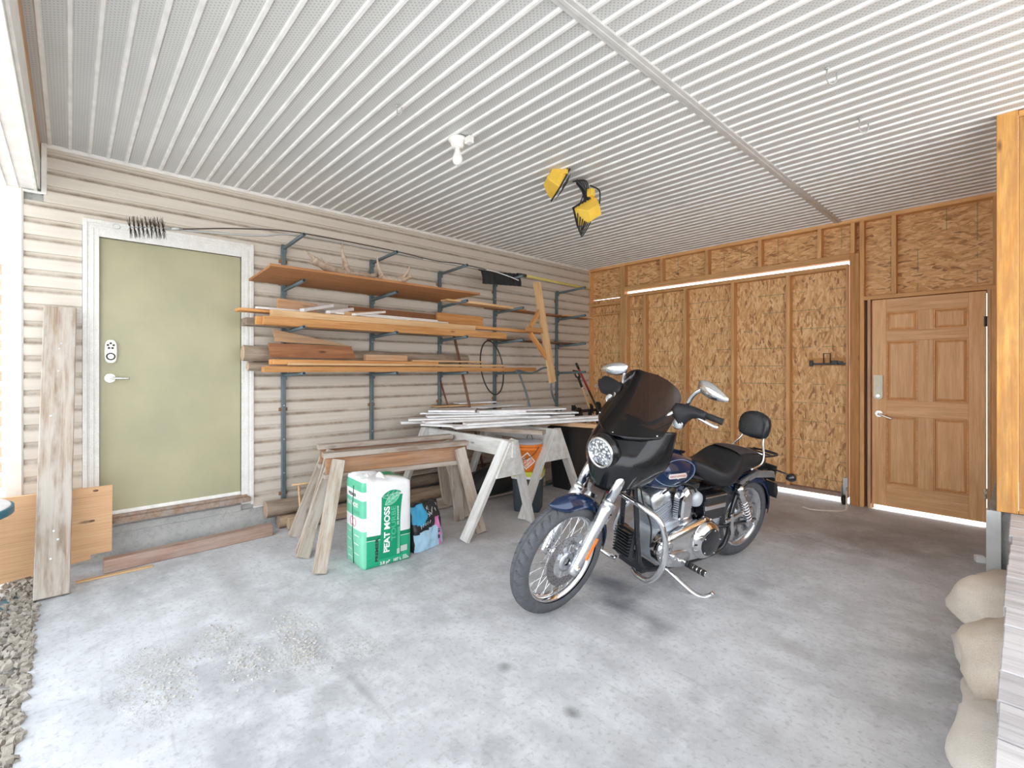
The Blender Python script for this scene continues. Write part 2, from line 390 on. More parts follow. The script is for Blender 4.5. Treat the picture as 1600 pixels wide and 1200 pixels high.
    def mesh(s, name, mats):
        me = bpy.data.meshes.new(name); me.from_pydata(s.v, [], s.f)
        if not isinstance(mats, (list, tuple)): mats = [mats]
        for x in mats: me.materials.append(MT[x] if isinstance(x, str) else x)
        me.polygons.foreach_set('material_index', s.mi); me.polygons.foreach_set('use_smooth', s.sm)
        bm = bmesh.new(); bm.from_mesh(me); bmesh.ops.remove_doubles(bm, verts=bm.verts, dist=1e-5) if any(s.sm) else None
        bmesh.ops.recalc_face_normals(bm, faces=bm.faces); bm.to_mesh(me); bm.free()
        me.update(); return me
    def build(s, name, mats, parent=None, mat4=None, bevel=0, sub=0, seg=1):
        return place(bpy.data.objects.new(name, s.mesh(name, mats)), parent, mat4, bevel, sub, seg)
WM = {}
def place(o, parent=None, mat4=None, bevel=0, sub=0, seg=1):
    COL.objects.link(o)
    if parent is not None:
        o.parent = parent
    w = mat4 or Matrix.Identity(4)
    o.matrix_local = w
    WM[o.name] = (WM[parent.name] if parent is not None else Matrix.Identity(4)) @ w
    if bevel:
        b = o.modifiers.new('bevel', 'BEVEL'); b.width = bevel; b.segments = seg; b.limit_method = 'ANGLE'; b.angle_limit = 0.6
    if sub:
        b = o.modifiers.new('subdivision', 'SUBSURF'); b.levels = sub; b.render_levels = sub
    return o
def empty(name, loc=(0, 0, 0), rz=0, mat4=None):
    o = bpy.data.objects.new(name, None); o.empty_display_size = 0.1
    return place(o, None, mat4 or (Matrix.Translation(V(loc)) @ Matrix.Rotation(rz, 4, 'Z')))
def tag(o, label=None, cat=None, group=None, kind=None):
    if label: o['label'] = label
    if cat: o['category'] = cat
    if group: o['group'] = group
    if kind: o['kind'] = kind
    return o
def thing(name, label, cat, loc=(0, 0, 0), rz=0, group=None, mat4=None):
    return tag(empty(name, loc, rz, mat4), label, cat, group)
def struct(name, loc=(0, 0, 0), label=None):
    return tag(empty(name, loc), label, None, None, 'structure')
def frame(p, q, up=(0, 0, 1)):
    # matrix with local X from p to q, local Z nearest to up, origin midway
    p, q = V(p), V(q); x = (q-p).normalized(); z = V(up); z = z-x*z.dot(x)
    if z.length < 1e-4: z = V((1, 0, 0))-x*x.x
    z.normalize(); y = z.cross(x)
    M_ = Matrix((x, y, z)).transposed().to_4x4(); M_.translation = (p+q)/2
    return M_, (q-p).length
def board(name, p, q, w, t, mat, parent=None, up=(0, 0, 1), bevel=0.002, jag=None, world=True):
    # w across, t thick (along up)
    M_, L = frame(p, q, up)
    mb = MB(); mb.box((0, 0, 0), (L, w, t))
    if parent is not None and world: M_ = WM[parent.name].inverted() @ M_
    return mb.build(name, mat, parent, M_, bevel)
def bolt(pos, ax, r, h, mb, m=None, n=8): mb.cyl(V(pos), V(pos)+V(ax).normalized()*h, r, n=n, smooth=False, m=m)
def spline(pts, k=8, closed=False):
    pts = [V(p) for p in pts]; out = []; N = len(pts)
    for i in range(N if closed else N-1):
        p0 = pts[(i-1) % N] if (closed or i > 0) else pts[i]*2-pts[i+1]; p1 = pts[i]; p2 = pts[(i+1) % N]
        p3 = pts[(i+2) % N] if (closed or i < N-2) else p2*2-p1
        for j in range(k):
            t = j/k; out.append(0.5*((2*p1)+(-p0+p2)*t+(2*p0-5*p1+4*p2-p3)*t*t+(-p0+3*p1-3*p2+p3)*t**3))
    if not closed: out.append(pts[-1])
    return out
# ================================================================== THE SETTING
H = 2.914
floor = MB().bx((-0.12, -5.97, -0.16), (4.41, 0.14, 0.0)).bx((4.41, -5.97, -0.16), (5.6, -0.02, 0.0)).build('floor', 'concrete_floor', None); floor['kind'] = 'structure'
g = MB().bx((-30, -40, -0.30), (40, -5.9, -0.045)).bx((-30, 0.1, -0.3), (40, 40, -0.02)).bx((5.5, -6.0, -0.3), (40, 0.2, -0.045)).bx((-30, -6.1, -0.3), (-4, 0.3, -0.045)).build('floor_yard', 'yard', None)
g['kind'] = 'structure'
random.seed(3)
# crumbled strip of gravel along the outer edge of the slab
gr = MB()
for i in range(900):
    x = random.uniform(0.0, 2.6); y = -5.97-abs(random.gauss(0, 0.10)) + 0.01; r = random.uniform(0.006, 0.018)
    z = -0.04+max(0, (0.04 - abs(y+5.97)*0.25))
    gr.box((x, y, z+r*0.4), (r*2, r*1.6, r*1.2), Euler((random.random()*3, random.random()*3, random.random()*3)).to_matrix())
o = gr.build('gravel', 'gravel', None); tag(o, 'loose gravel and crumbs along the broken outer edge of the concrete slab', 'gravel', kind='stuff')
gr = MB()
for (cx, cy, sx, sy, n) in [(1.95, -4.97, .22, .08, 160), (2.15, -5.0, .10, .09, 160), (2.05, -5.2, .14, .08, 120), (1.9, -5.5, .2, .10, 120), (1.7, -5.25, .14, .08, 70)]:
    for i in range(n):
        r = random.uniform(0.002, 0.0055)
        gr.box((random.gauss(cx, sx*0.6), random.gauss(cy, sy*0.6), r*0.5), (r*2.2, r*1.6, r), Euler((0, 0, random.random()*3)).to_matrix())
o = gr.build('concrete_crumbs', 'yard', None); tag(o, 'small crumbs of concrete lying on the pitted patches of the floor', 'crumbs', kind='stuff')

# ---- left wall: moulded vinyl siding, one object per course and stretch
wl = struct('wall_left', (0, 0, 0))
P = 0.116; Z0 = 0.199
MB().bx((-0.14, -6.10, 0.18), (-0.012, -5.67, H+0.1)).bx((-0.14, -4.76, 0.18), (-0.012, 0.2, H+0.1)).bx((-0.14, -5.67, 2.33), (-0.012, -4.76, H+0.1)).build('sheathing', 'concrete_rough', wl)
def course_mesh(L, h):
    prof = [(-0.012, 0.0), (0.0165, 0.0), (0.018, 0.006), (0.0215, 0.074), (0.016, 0.080), (0.007, 0.089), (0.002, 0.101), (0.0005, 0.116), (-0.012, 0.116)]
    if h < P-1e-4: prof = [(x, z) for x, z in prof if z < h] + [(0.010, h), (-0.012, h)]
    mb = MB(); mb.prism(prof, L, (0, 0, 0), (1, 0, 0), (0, 0, 1), (0, 1, 0)); return mb
cm = {}
for i in range(24):
    z = Z0+i*P; h = min(P, 2.902-z)
    segs = [(-6.06, 0.0)] if z >= 2.39 else [(-6.06, -5.762), (-4.668, 0.0)]
    if z > 2.5: segs = [(-5.955, 0.0)]
    for a, b in segs:
        key = (round(b-a, 3), round(h, 3))
        if key not in cm: cm[key] = course_mesh(b-a, h).mesh('siding_board', 'vinyl_siding')
        place(bpy.data.objects.new('siding_board', cm[key]), wl, Matrix.Translation((0, a, z)))
MB().bx((-0.012, -6.135, 0.0), (0.03, -6.056, 2.60)).bx((-0.14, -6.15, 0.0), (0.0, -6.128, H)).bx((0.0, -6.062, 0.1), (0.024, -6.05, 2.6)).build('corner_post', 'corner_vinyl', wl, bevel=0.003)
MB().bx((0.0, -5.955, 2.888), (0.026, 0.0, 2.914)).bx((0.0, -5.968, 2.565), (0.024, -5.940, 2.914)).bx((0.0, -6.06, 2.565), (0.026, -5.94, 2.580)).build('channel_trim', 'vinyl_white', wl, bevel=0.002)
MB().bx((0.0, -6.06, 0.185), (0.012, -5.76, 0.2)).bx((0.0, -4.668, 0.185), (0.012, 0.0, 0.2)).build('starter_strip', 'vinyl_white', wl)
fd = MB().bx((-0.14, -6.12, -0.2), (0.012, 0.1, 0.185)).bx((-0.1, -5.67, 0.18), (0.02, -4.76, 0.235)).build('foundation', 'concrete_rough', wl, bevel=0.004)

# ---- green door
d1 = struct('door_1', (0, -5.215, 0.33))
def wb(name, a, b, mat, parent, bevel=0.002, **k):
    inv = WM[parent.name].inverted()
    return MB().bx(a, b).build(name, mat, parent, inv, bevel)
wb('door_leaf', (-0.045, -5.671, 0.345), (-0.004, -4.760, 2.335), 'green_door_paint', d1)
inv = WM[d1.name].inverted()
mb = MB()
for a, b, c, d in [(-5.760, -5.671, 0.27, 2.452), (-4.760, -4.668, 0.235, 2.452)]:
    mb.bx((-0.012, a, c), (0.026, b, d)); 
mb.bx((-0.012, -5.671, 2.335), (0.026, -4.760, 2.452))
mb.bx((0.026, -5.760, 0.26), (0.034, -5.735, 2.452)).bx((0.026, -4.693, 0.225), (0.034, -4.668, 2.452)).bx((0.026, -5.735, 2.427), (0.034, -4.693, 2.452))
mb.bx((0.026, -5.722, 0.27), (0.030, -5.700, 2.39)).bx((0.026, -4.728, 0.27), (0.030, -4.706, 2.39)).bx((0.026, -5.722, 2.391), (0.030, -4.706, 2.41))
mb.build('door_casing', 'casing_paint', d1, inv, 0.003)
MB().bx((-0.05, -5.683, 0.31), (0.012, -5.671, 2.347)).bx((-0.05, -4.760, 0.31), (0.012, -4.748, 2.347)).bx((-0.05, -5.683, 2.335), (0.012, -4.748, 2.347)).build('door_jamb', 'frame_white', d1, inv, 0.001)
MB().bx((-0.05, -5.671, 0.318), (0.004, -4.760, 0.345)).build('door_sweep', 'frame_white', d1, inv, 0.002)
MB().bx((-0.06, -5.70, 0.262), (0.075, -4.70, 0.300)).bx((-0.06, -5.69, 0.300), (0.045, -4.72, 0.318)).build('door_sill', 'sill_wood', d1, inv, 0.003)
# keypad lock and lever
kp = MB(); oct_ = []
for i in range(20):
    a = 2*PI*i/20; oct_.append((0.034*(abs(math.cos(a))**0.8)*(1 if math.cos(a) > 0 else -1), 0.084*(abs(math.sin(a))**0.5)*(1 if math.sin(a) > 0 else -1)))
kp.prism(oct_, 0.022, (-0.004, -5.608, 1.512), (0, 1, 0), (0, 0, 1), (1, 0, 0))
k = kp.build('keypad_lock', 'keypad', d1, inv, 0.003)
mb = MB()
for i in range(5):
    a = PI/2+2*PI*i/5; yy = -5.608+0.017*math.cos(a); zz = 1.552+0.019*math.sin(a)
    mb.cyl((0.017, yy, zz), (0.0215, yy, zz), 0.0075, n=12)
mb.build('key_button', 'black_plastic', k, Matrix.Identity(4))
MB().cyl((0.018, -5.608, 1.475), (0.0235, -5.608, 1.475), 0.027, n=24).build('thumb_turn_ring', 'black_plastic', k)
MB().cyl((0.0235, -5.608, 1.475), (0.030, -5.608, 1.475), 0.017, n=20).cyl((0.03, -5.608, 1.475), (0.034, -5.608, 1.475), 0.008, n=12).build('lock_cylinder', 'nickel', k)
mb = MB(); mb.cyl((-0.004, -5.612, 1.318), (0.010, -5.612, 1.318), 0.031, n=24).cyl((0.010, -5.612, 1.318), (0.055, -5.612, 1.318), 0.012, n=14)
mb.tube(spline([(0.05, -5.615, 1.318), (0.057, -5.59, 1.318), (0.058, -5.54, 1.316), (0.052, -5.505, 1.315)], 5), 0.0095, 10)
mb.build('door_handle', 'nickel', d1, inv)

# ---- ceiling: vented soffit panels, three ribs each, either side of the joining strip
ce = struct('ceiling', (0, 0, H))
MB().bx((-0.14, -6.30, H+0.02), (6.1, 0.2, H+0.16)).build('roof_deck', 'vinyl_white', ce, WM[ce.name].inverted())
def panel_mesh(L):
    # local: x along the rib, y across (0.3048), z down is negative
    mb = MB(); prof = []
    for k in range(3):
        o = k*0.1016
        prof += [(o+0.0, 0.0), (o+0.076, 0.0), (o+0.0815, -0.010), (o+0.0955, -0.010), (o+0.1010, 0.0)]
    n = len(prof)
    vs = [V((0, a, b)) for a, b in prof]+[V((L, a, b)) for a, b in prof]
    fs = [(i, i+1, n+i+1, n+i) for i in range(n-1)]
    mb.add(vs, fs)
    for i in range(len(mb.f)):
        if i % 5 in (1, 2, 3): mb.mi[i] = 1
    mb.bx((0, 0, 0.001), (L, 0.3048, 0.012))
    return mb
XJ = 3.24
pa = panel_mesh(XJ-0.02).mesh('soffit_panel', ['soffit_white', 'soffit_rib']); pb = panel_mesh(5.30-XJ-0.02).mesh('soffit_panel', ['soffit_white', 'soffit_rib'])
y = -0.02-0.3048
while y > -6.2:
    place(bpy.data.objects.new('soffit_panel', pa), ce, Matrix.Translation((0.0, y, 0.0)))
    place(bpy.data.objects.new('soffit_panel', pb), ce, Matrix.Translation((XJ+0.02, y, 0.0)))
    y -= 0.3048
mb = MB().bx((XJ-0.033, -5.97, H-0.013), (XJ+0.033, 0.0, H+0.001)).bx((XJ-0.010, -5.97, H-0.017), (XJ+0.010, 0.0, H-0.012))
mb.build('joint_strip', 'strip_grey', ce, WM[ce.name].inverted(), 0.002)
# boxed beam over the opening
be = struct('trim_1', (0, -6.03, 2.6))
inv = WM[be.name].inverted()
MB().bx((0.0, -6.14, 2.585), (6.0, -5.985, H+0.05)).build('beam_cladding', 'vinyl_white', be, inv, 0.004)
MB().bx((0.0, -5.985, 2.60), (5.3, -5.972, 2.80)).build('beam_inner_cladding', 'vinyl_white', be, inv, 0.002)
MB().bx((0.0, -5.985, 2.80), (5.3, -5.972, H)).build('beam_inner_board', 'pine_jamb', be, inv, 0.002)
MB().bx((0.0, -6.075, 2.578), (6.0, -6.070, 2.586)).bx((0.0, -6.0, 2.575), (6.0, -5.985, 2.60)).bx((0.0, -6.14, 2.575), (6.0, -6.125, 2.60)).build('beam_seam', 'vinyl_white', be, inv, 0.001)

# ---- back wall: studs, plates and strand board
wk = struct('wall_back', (0, 0, 0))
W = 'pine_frame'
def vstud(x0, x1, z0, z1, parent, y0=0.0, y1=0.089, name='stud', mat=W):
    M_ = Matrix(((0, 0, 1, (x0+x1)/2), (0, 1, 0, (y0+y1)/2), (-1, 0, 0, (z0+z1)/2), (0, 0, 0, 1)))
    M_ = WM[parent.name].inverted() @ M_
    return MB().box((0, 0, 0), (z1-z0, y1-y0, x1-x0)).build(name, mat, parent, M_, 0.002)
def hplate(x0, x1, z0, z1, parent, y0=0.0, y1=0.089, name='plate', mat=W):
    M_ = WM[parent.name].inverted() @ Matrix.Translation(((x0+x1)/2, (y0+y1)/2, (z0+z1)/2))
    return MB().box((0, 0, 0), (x1-x0, y1-y0, z1-z0)).build(name, mat, parent, M_, 0.002)
def osbp(x0, x1, z0, z1, parent, y0=0.089, mat='osb_vertical', name='strand_board'):
    M_ = WM[parent.name].inverted() @ Matrix.Translation(((x0+x1)/2, y0+0.006, (z0+z1)/2))
    return MB().box((0, 0, 0), (x1-x0-0.003, 0.012, z1-z0-0.003)).build(name, mat, parent, M_)
hplate(0.0, 4.42, 2.872, 2.911, wk, name='top_plate')
for x in (0.0, 0.572, 0.612): vstud(x, x+0.038, 0.0 if x < 0.6 else 0.0, 2.872, wk)
hplate(0.038, 0.572, 2.335, 2.373, wk, name='blocking'); hplate(0.038, 0.572, 2.200, 2.215, wk, y0=0.05, name='blocking')
hplate(0.65, 3.42, 2.505, 2.565, wk, name='header_beam')
for x in (1.228, 1.851, 2.475, 3.07): vstud(x-0.019, x+0.019, 2.565, 2.872, wk)
vstud(3.345, 3.381, 2.565, 2.872, wk); vstud(3.421, 3.459, 0.0, 2.872, wk); vstud(3.341, 3.4205, 0.0, 2.56, wk, y0=-0.012, y1=0.089, name='trim_board', mat='pine')
vstud(3.674, 3.712, 2.115, 2.872, wk)
hplate(3.459, 4.42, 2.075, 2.113, wk, name='door_header')
vstud(4.355, 4.393, 0.0, 2.075, wk); vstud(4.365, 4.42, 2.113, 2.872, wk)
osbp(0.0, 0.64, 0.0, 2.44, wk)
osbp(0.0, 0.64, 2.445, 2.9, wk, mat='osb_horizontal')
for a, b in ((0.64, 1.86), (1.86, 3.07), (3.07, 3.42)): osbp(a, b, 2.505, 2.9, wk, mat='osb_horizontal')
osbp(3.42, 4.42, 2.49, 2.9, wk, mat='osb_horizontal'); osbp(3.42, 4.42, 2.08, 2.4915, wk, mat='osb_horizontal'); hplate(3.42, 4.42, 2.44, 2.54, wk, 0.1015, 0.108, 'leak_block_strip', 'pine_frame')  # thin unseen strip added behind the board seam to stop a light leak
# ---- big wooden barn door
d2 = struct('door_2', (2.0, 0.04, 0.05))
X0, X1, ZB, ZT = 0.662, 3.325, 0.062, 2.462
hplate(X0, X1, 2.420, ZT, d2, name='top_rail'); hplate(X0, X1, ZB, ZB+0.04, d2, name='bottom_rail', mat='old_beam')
for x in (0.672, 0.970, 1.563, 2.166, 2.768): vstud(x-0.019, x+0.019, ZB+0.04, 2.42, d2)
hplate(0.69, 0.951, 2.24, 2.268, d2, y0=0.06, name='blocking')
osbp(X0, 0.97, ZB, ZT, d2); osbp(0.97, 2.166, ZB, ZT, d2); osbp(2.166, X1, ZB, ZT, d2)
vstud(3.306, 3.325, ZB+0.04, 2.42, d2)
inv = WM[d2.name].inverted()
# latch bar on a block
MB().bx((2.955, 0.062, 1.425), (3.325, 0.089, 1.505)).build('latch_block', 'pine', d2, inv, 0.002)
mb = MB(); mb.bx((2.965, 0.05, 1.43), (3.325, 0.062, 1.45)).bx((2.968, 0.035, 1.415), (3.0, 0.055, 1.48)).bx((3.16, 0.035, 1.435), (3.225, 0.06, 1.475)).bx((3.235, 0.04, 1.440), (3.27, 0.06, 1.468))
mb.tube([(3.105, 0.03, 1.45), (3.105, 0.02, 1.55), (3.165, 0.02, 1.55), (3.165, 0.03, 1.45)], 0.006, 8)
mb.build('latch', 'black_metal', d2, inv, 0.002)
# caster at the foot of the door
mb = MB(); mb.bx((3.285, -0.015, 0.10), (3.325, 0.0, 0.27)).bx((3.275, -0.06, 0.12), (3.280, -0.005, 0.18)).bx((3.318, -0.06, 0.03), (3.322, -0.005, 0.18)).bx((3.275, -0.06, 0.03), (3.279, -0.005, 0.14))
cs = mb.build('caster_bracket', 'galv', d2, inv, 0.001)
MB().cyl((3.283, -0.03, 0.045), (3.315, -0.03, 0.045), 0.044, n=20).build('caster_wheel', 'black_rubber', cs)
# panelled pine door
d3 = struct('door_3', (3.92, 0.0, 0.05))
inv = WM[d3.name].inverted()
DX0, DX1, DZ0, DZ1 = 3.522, 4.326, 0.045, 2.068; yf, yb, yp = 0.016, 0.052, 0.030
vstud(3.487, 3.512, 0.0, 2.075, d3, -0.004, 0.07, 'door_jamb', 'pine_jamb'); vstud(4.331, 4.355, 0.0, 2.075, d3, -0.004, 0.07, 'door_jamb', 'pine_jamb')
vstud(3.459, 3.487, 0.0, 2.075, d3, 0.06, 0.085, 'gap_shade_strip', 'dark_board')  # strip coloured dark to stand in for the shade in the jamb gap
vstud(3.508, 3.530, 0.0, 2.075, d3, 0.054, 0.068, 'leak_stop', 'pine_jamb'); hplate(3.50, 4.34, 2.05, 2.076, d3, 0.054, 0.068, 'leak_stop', 'pine_jamb')  # unseen strips added behind the leaf to close the light gaps round it
def stile(x0, x1, z0, z1, name='stile', vert=True): 
    return (vstud if vert else hplate)(x0, x1, z0, z1, d3, yf, yb, name, 'door_pine')
SW = 0.112; MX = (DX0+DX1)/2
rails = [(DZ0, DZ0+0.215), (0.93, 1.08), (1.66, 1.755), (DZ1-0.125, DZ1)]
stile(DX0, DX0+SW, DZ0, DZ1); stile(DX1-SW, DX1, DZ0, DZ1)
for a, b in rails: stile(DX0+SW, DX1-SW, a, b, 'rail', False)
for (a, b), (c, d) in zip(rails[:-1], rails[1:]): stile(MX-0.055, MX+0.055, b, c, 'mullion')
for (a, b), (c, d) in zip(rails[:-1], rails[1:]):
    for x0, x1 in ((DX0+SW, MX-0.055), (MX+0.055, DX1-SW)):
        x0 += 0.004; x1 -= 0.004; z0 = b+0.004; z1 = c-0.004; m_ = 0.028
        M_ = Matrix(((0, 0, 1, (x0+x1)/2), (0, 1, 0, 0), (-1, 0, 0, (z0+z1)/2), (0, 0, 0, 1)))
        hw, hz = (x1-x0)/2, (z1-z0)/2
        mb = MB(); mb.box((0, 0.040, 0), (2*hz, 0.012, 2*hw))
        o_ = [V((sz*(hz-0.008), 0.034, sx*(hw-0.008))) for sz, sx in ((-1, -1), (1, -1), (1, 1), (-1, 1))]
        i_ = [V((sz*(hz-m_), 0.020, sx*(hw-m_))) for sz, sx in ((-1, -1), (1, -1), (1, 1), (-1, 1))]
        mb.add(o_+i_, [(k, (k+1) % 4, 4+(k+1) % 4, 4+k) for k in range(4)]+[(4, 5, 6, 7)])
        mb.build('door_panel', 'door_pine', d3, inv @ M_, 0.001)
        mb = MB()
        for (qa, qb) in (((x0-.004, z0-.004), (x0+.008, z1+.004)), ((x1-.008, z0-.004), (x1+.004, z1+.004)), ((x0, z0-.004), (x1, z0+.008)), ((x0, z1-.008), (x1, z1+.004))):
            mb.bx((qa[0], 0.019, qa[1]), (qb[0], 0.036, qb[1]))
        mb.build('panel_moulding', 'door_pine', d3, inv, 0.003)
mb = MB(); pl = [(0.036*math.cos(a)*min(1, 1.0), 0) for a in (0,)]
pts = [(-0.036, 0.118), (0.036, 0.118)]+[(0.036*math.cos(-a), -0.085-0.036*math.sin(a)) for a in [PI*i/12 for i in range(13)]]
mb.prism(pts, 0.024, (3.573, -0.010, 1.208), (1, 0, 0), (0, 0, 1), (0, 1, 0)); kq = mb.build('keypad_lock', 'keypad_almond', d3, inv, 0.003)
MB().cyl((3.573, -0.010, 1.122), (3.573, -0.022, 1.122), 0.017, n=20).build('lock_cylinder', 'nickel', kq)
MB().bx((3.563, -0.012, 1.18), (3.583, -0.009, 1.215)).build('keypad_window', 'white_plastic', kq)
mb = MB(); mb.cyl((3.578, 0.016, 0.945), (3.578, 0.0, 0.945), 0.031, n=24).cyl((3.578, 0.004, 0.945), (3.578, -0.05, 0.945), 0.011, n=12)
mb.tube(spline([(3.578, -0.048, 0.945), (3.61, -0.052, 0.935), (3.65, -0.05, 0.918), (3.69, -0.045, 0.905)], 4), 0.009, 10); mb.build('door_handle', 'nickel', d3, inv)
for z in (1.80, 0.30):
    mb = MB(); mb.cyl((4.3265, 0.008, z-0.045), (4.3265, 0.008, z+0.045), 0.007, n=10).bx((4.311, 0.012, z-0.045), (4.322, 0.018, z+0.045)); mb.build('hinge', 'black_metal' if z > 1 else 'brass', d3, inv)

# ---- right: framed wall end, with its post, above a raised deck
wr_ = struct('wall_right', (4.45, -1.7, 0.5))
inv = WM[wr_.name].inverted()
def vpost(x0, x1, y0, y1, z0, z1, name, mat): 
    M_ = inv @ Matrix(((0, 0, 1, (x0+x1)/2), (0, 1, 0, (y0+y1)/2), (-1, 0, 0, (z0+z1)/2), (0, 0, 0, 1)))
    return MB().box((0, 0, 0), (z1-z0, y1-y0, x1-x0)).build(name, mat, wr_, M_, 0.003)
vpost(4.430, 4.520, -1.758, -1.62, 0.53, 2.905, 'post', 'pine_post')
vpost(4.522, 4.555, -1.755, -1.66, 0.57, 2.86, 'stud', 'pine_post')
for x in (5.1, 5.65): vpost(x, x+0.038, -1.75, -1.66, 0.57, 2.86, 'stud', W)
MB().bx((4.522, -1.755, 2.862), (6.0, -1.66, 2.90)).build('top_plate', 'pine_post', wr_, inv, 0.002)
MB().bx((4.522, -1.755, 0.532), (6.0, -1.66, 0.57)).build('sill_plate', 'pine_post', wr_, inv, 0.002)
for a, b in ((4.53, 5.3), (5.3, 6.0)): MB().bx((a, -1.66, 0.54), (b-0.003, -1.648, 2.9)).build('strand_board', 'osb_vertical', wr_, inv)
for a, b in ((-1.62, -0.85), (-0.85, 0.1)): MB().bx((4.43, a+0.003, 0.0 if b < 0 else 0.0), (4.442, b, 2.905)).build('strand_board', 'osb_vertical', wr_, inv)
for yy in (-1.2, -0.6, -0.06): vpost(4.442, 4.52, yy-0.019, yy+0.019, 0.53, 2.86, 'stud', W)
cu = MB().bx((4.395, -1.74, 0.0), (4.43, 0.0, 0.528)).bx((4.44, -1.70, 0.0), (6.0, -1.62, 0.528)).build('curb', 'concrete_rough', wr_, inv, 0.004)
MB().bx((4.386, -1.752, 0.0), (4.394, -1.70, 0.53)).bx((4.386, -1.760, 0.0), (4.45, -1.752, 0.53)).build('metal_angle', 'galv', wr_, inv, 0.001)
# raised deck of grey planks
dk = thing('plank_deck', 'raised deck of weathered grey planks at the right edge above the sandbags', 'deck', (5.2, -3.5, 0))
yy = -1.765; ws_ = [0.14]
i = 0
random.seed(8)
while yy > -5.2:
    w = 0.178; x0 = 4.492+random.uniform(-0.006, 0.006)
    M_ = WM[dk.name].inverted() @ Matrix.Translation(((x0+6.4)/2, yy-w/2, 0.511+random.uniform(-.002, .002)))
    MB().box((0, 0, 0), (6.4-x0, w-0.008, 0.038)).build('deck_plank', 'grey_deck', dk, M_, 0.003); yy -= w
inv = WM[dk.name].inverted()
for x in (4.98, 5.5, 6.3): MB().bx((x, -5.18, 0.35), (x+0.04, -1.8, 0.491)).build('deck_joist', 'weathered', dk, inv, 0.002)
for x in (4.98, 6.3):
    for y_ in (-1.9, -3.5, -5.1): MB().bx((x-0.025, y_-0.045, -0.04), (x+0.065, y_+0.045, 0.35)).build('leg', 'weathered', dk, inv, 0.002)

# ---- what shows past the wall corner: neighbour's slatted fence
fe = thing('slatted_fence', 'reddish brown slatted fence outdoors past the left wall corner', 'fence', (-3.0, -6.6, -0.045))
inv = WM[fe.name].inverted()
for i in range(15):
    z = 0.1+i*0.165
    MB().bx((-3.02, -8.2, z), (-3.0, -5.6, z+0.115)).build('slat', 'fence_red', fe, inv, 0.002)
for y_ in (-8.1, -6.9, -5.7): MB().bx((-3.08, y_-0.05, -0.05), (-3.02, y_+0.05, 2.6)).build('fence_post', 'fence_red', fe, inv, 0.002)
# ================================================================== LUMBER RACK ON THE LEFT WALL
def rack_standard(y, first, zs, label, tips):
    t = thing('rack_standard', label, 'rack', (0.02, y, 0.21), 0, 'steel lumber rack standards on the siding')
    mb = MB(); mb.bx((0, -0.017, 0), (0.034, 0.017, 2.27))
    up_ = mb.build('upright', 'rack_steel', t, None, 0.003)
    mb = MB()
    for z in [0.25+k*0.30 for k in range(7)]: mb.cyl((0.034, 0, z), (0.037, 0, z), 0.006, n=8)
    tag(mb.build('screws', 'galv', t), kind='stuff')
    for z in (0.05, 0.42, 0.80, 1.17, 1.545, 1.92, 2.12):
        if z in (0.42,): continue
        MB().bx((0.0, -0.036, z), (0.012, 0.036, z+0.03)).build('fixing_block', 'brown_board', t, None, 0.002)
    for i, (z, tip) in enumerate(zip(zs, tips)):
        mb = MB(); a = V((0.03, 0, z-0.21)); b = V((0.53, 0, z-0.21+tip))
        mb.cyl(a, b, 0.0155, n=14, caps=False); d = (b-a).normalized()
        vs = mb.ring(b, d, 0.0155, 14)+mb.ring(b, d, 0.011, 14); mb.add(vs, [(k, (k+1) % 14, 14+(k+1) % 14, 14+k) for k in range(14)])
        mb.bx((0.028, -0.022, z-0.25), (0.046, 0.022, z-0.178))
        ar = mb.build('arm', 'rack_steel', t)
        MB().cyl(b-d*0.05, b-d*0.002, 0.0112, n=14).build('arm_bore', 'rack_hole', ar)
    return t
ZS = (2.46, 2.085, 1.708, 1.330)
tp = (0.022, 0.022, 0.020, 0.018)
rack_standard(-4.43, True, ZS, 'blue-grey steel rack standard nearest the green door', tp)
rack_standard(-3.585, False, ZS, 'blue-grey steel rack standard behind the antlers', tp)
rack_standard(-2.759, False, ZS, 'blue-grey steel rack standard where the wide brown board ends', tp)
rack_standard(-1.933, False, ZS, 'blue-grey steel rack standard under the black snow shovel blade', tp)
rack_standard(-0.77, False, ZS, 'blue-grey steel rack standard nearest the back corner', tp)

def lumber(name, label, cat, p, q, w, t, mat, up=(0, 0, 1), group=None, bevel=0.002):
    return tag(board(name, p, q, w, t, mat, None, up, bevel), label, cat, group)
L = lumber
# shelf B (second arms)
mb = MB(); mb.prism([(-0.93, 0.375), (0.945, 0.375), (0.945, -0.375), (-0.98, -0.375), (-0.965, -0.32)], 0.018, (0, 0, -0.009), (1, 0, 0), (0, 1, 0), (0, 0, 1))
M_ = Matrix(((0, -1, 0, 0.515), (1, 0, 0, -3.805), (0, 0, 1, 2.128), (0, 0, 0, 1)))
ob = mb.build('wide_board', 'cedar_board', None, M_, 0.001)
tag(ob, 'wide reddish brown board on the second rack arms, antlers lying on it', 'board')
L('board', 'light pine board on the second arms ending under the shovel', 'board', (0.40, -2.95, 2.115), (0.34, -1.95, 2.118), 0.12, 0.026, 'pine_light')
L('board', 'thin pine board end past the third standard, over the light pine board', 'board', (0.22, -2.6, 2.125), (0.24, -1.62, 2.128), 0.10, 0.018, 'pine')
L('board', 'long thin brown strip on the second arms reaching the back corner', 'board', (0.20, -2.2, 2.115), (0.20, -0.35, 2.115), 0.12, 0.018, 'brown_board')
L('board', 'short light batten on the second arm of the corner standard', 'board', (0.32, -0.95, 2.116), (0.32, -0.30, 2.118), 0.06, 0.016, 'pine_light')
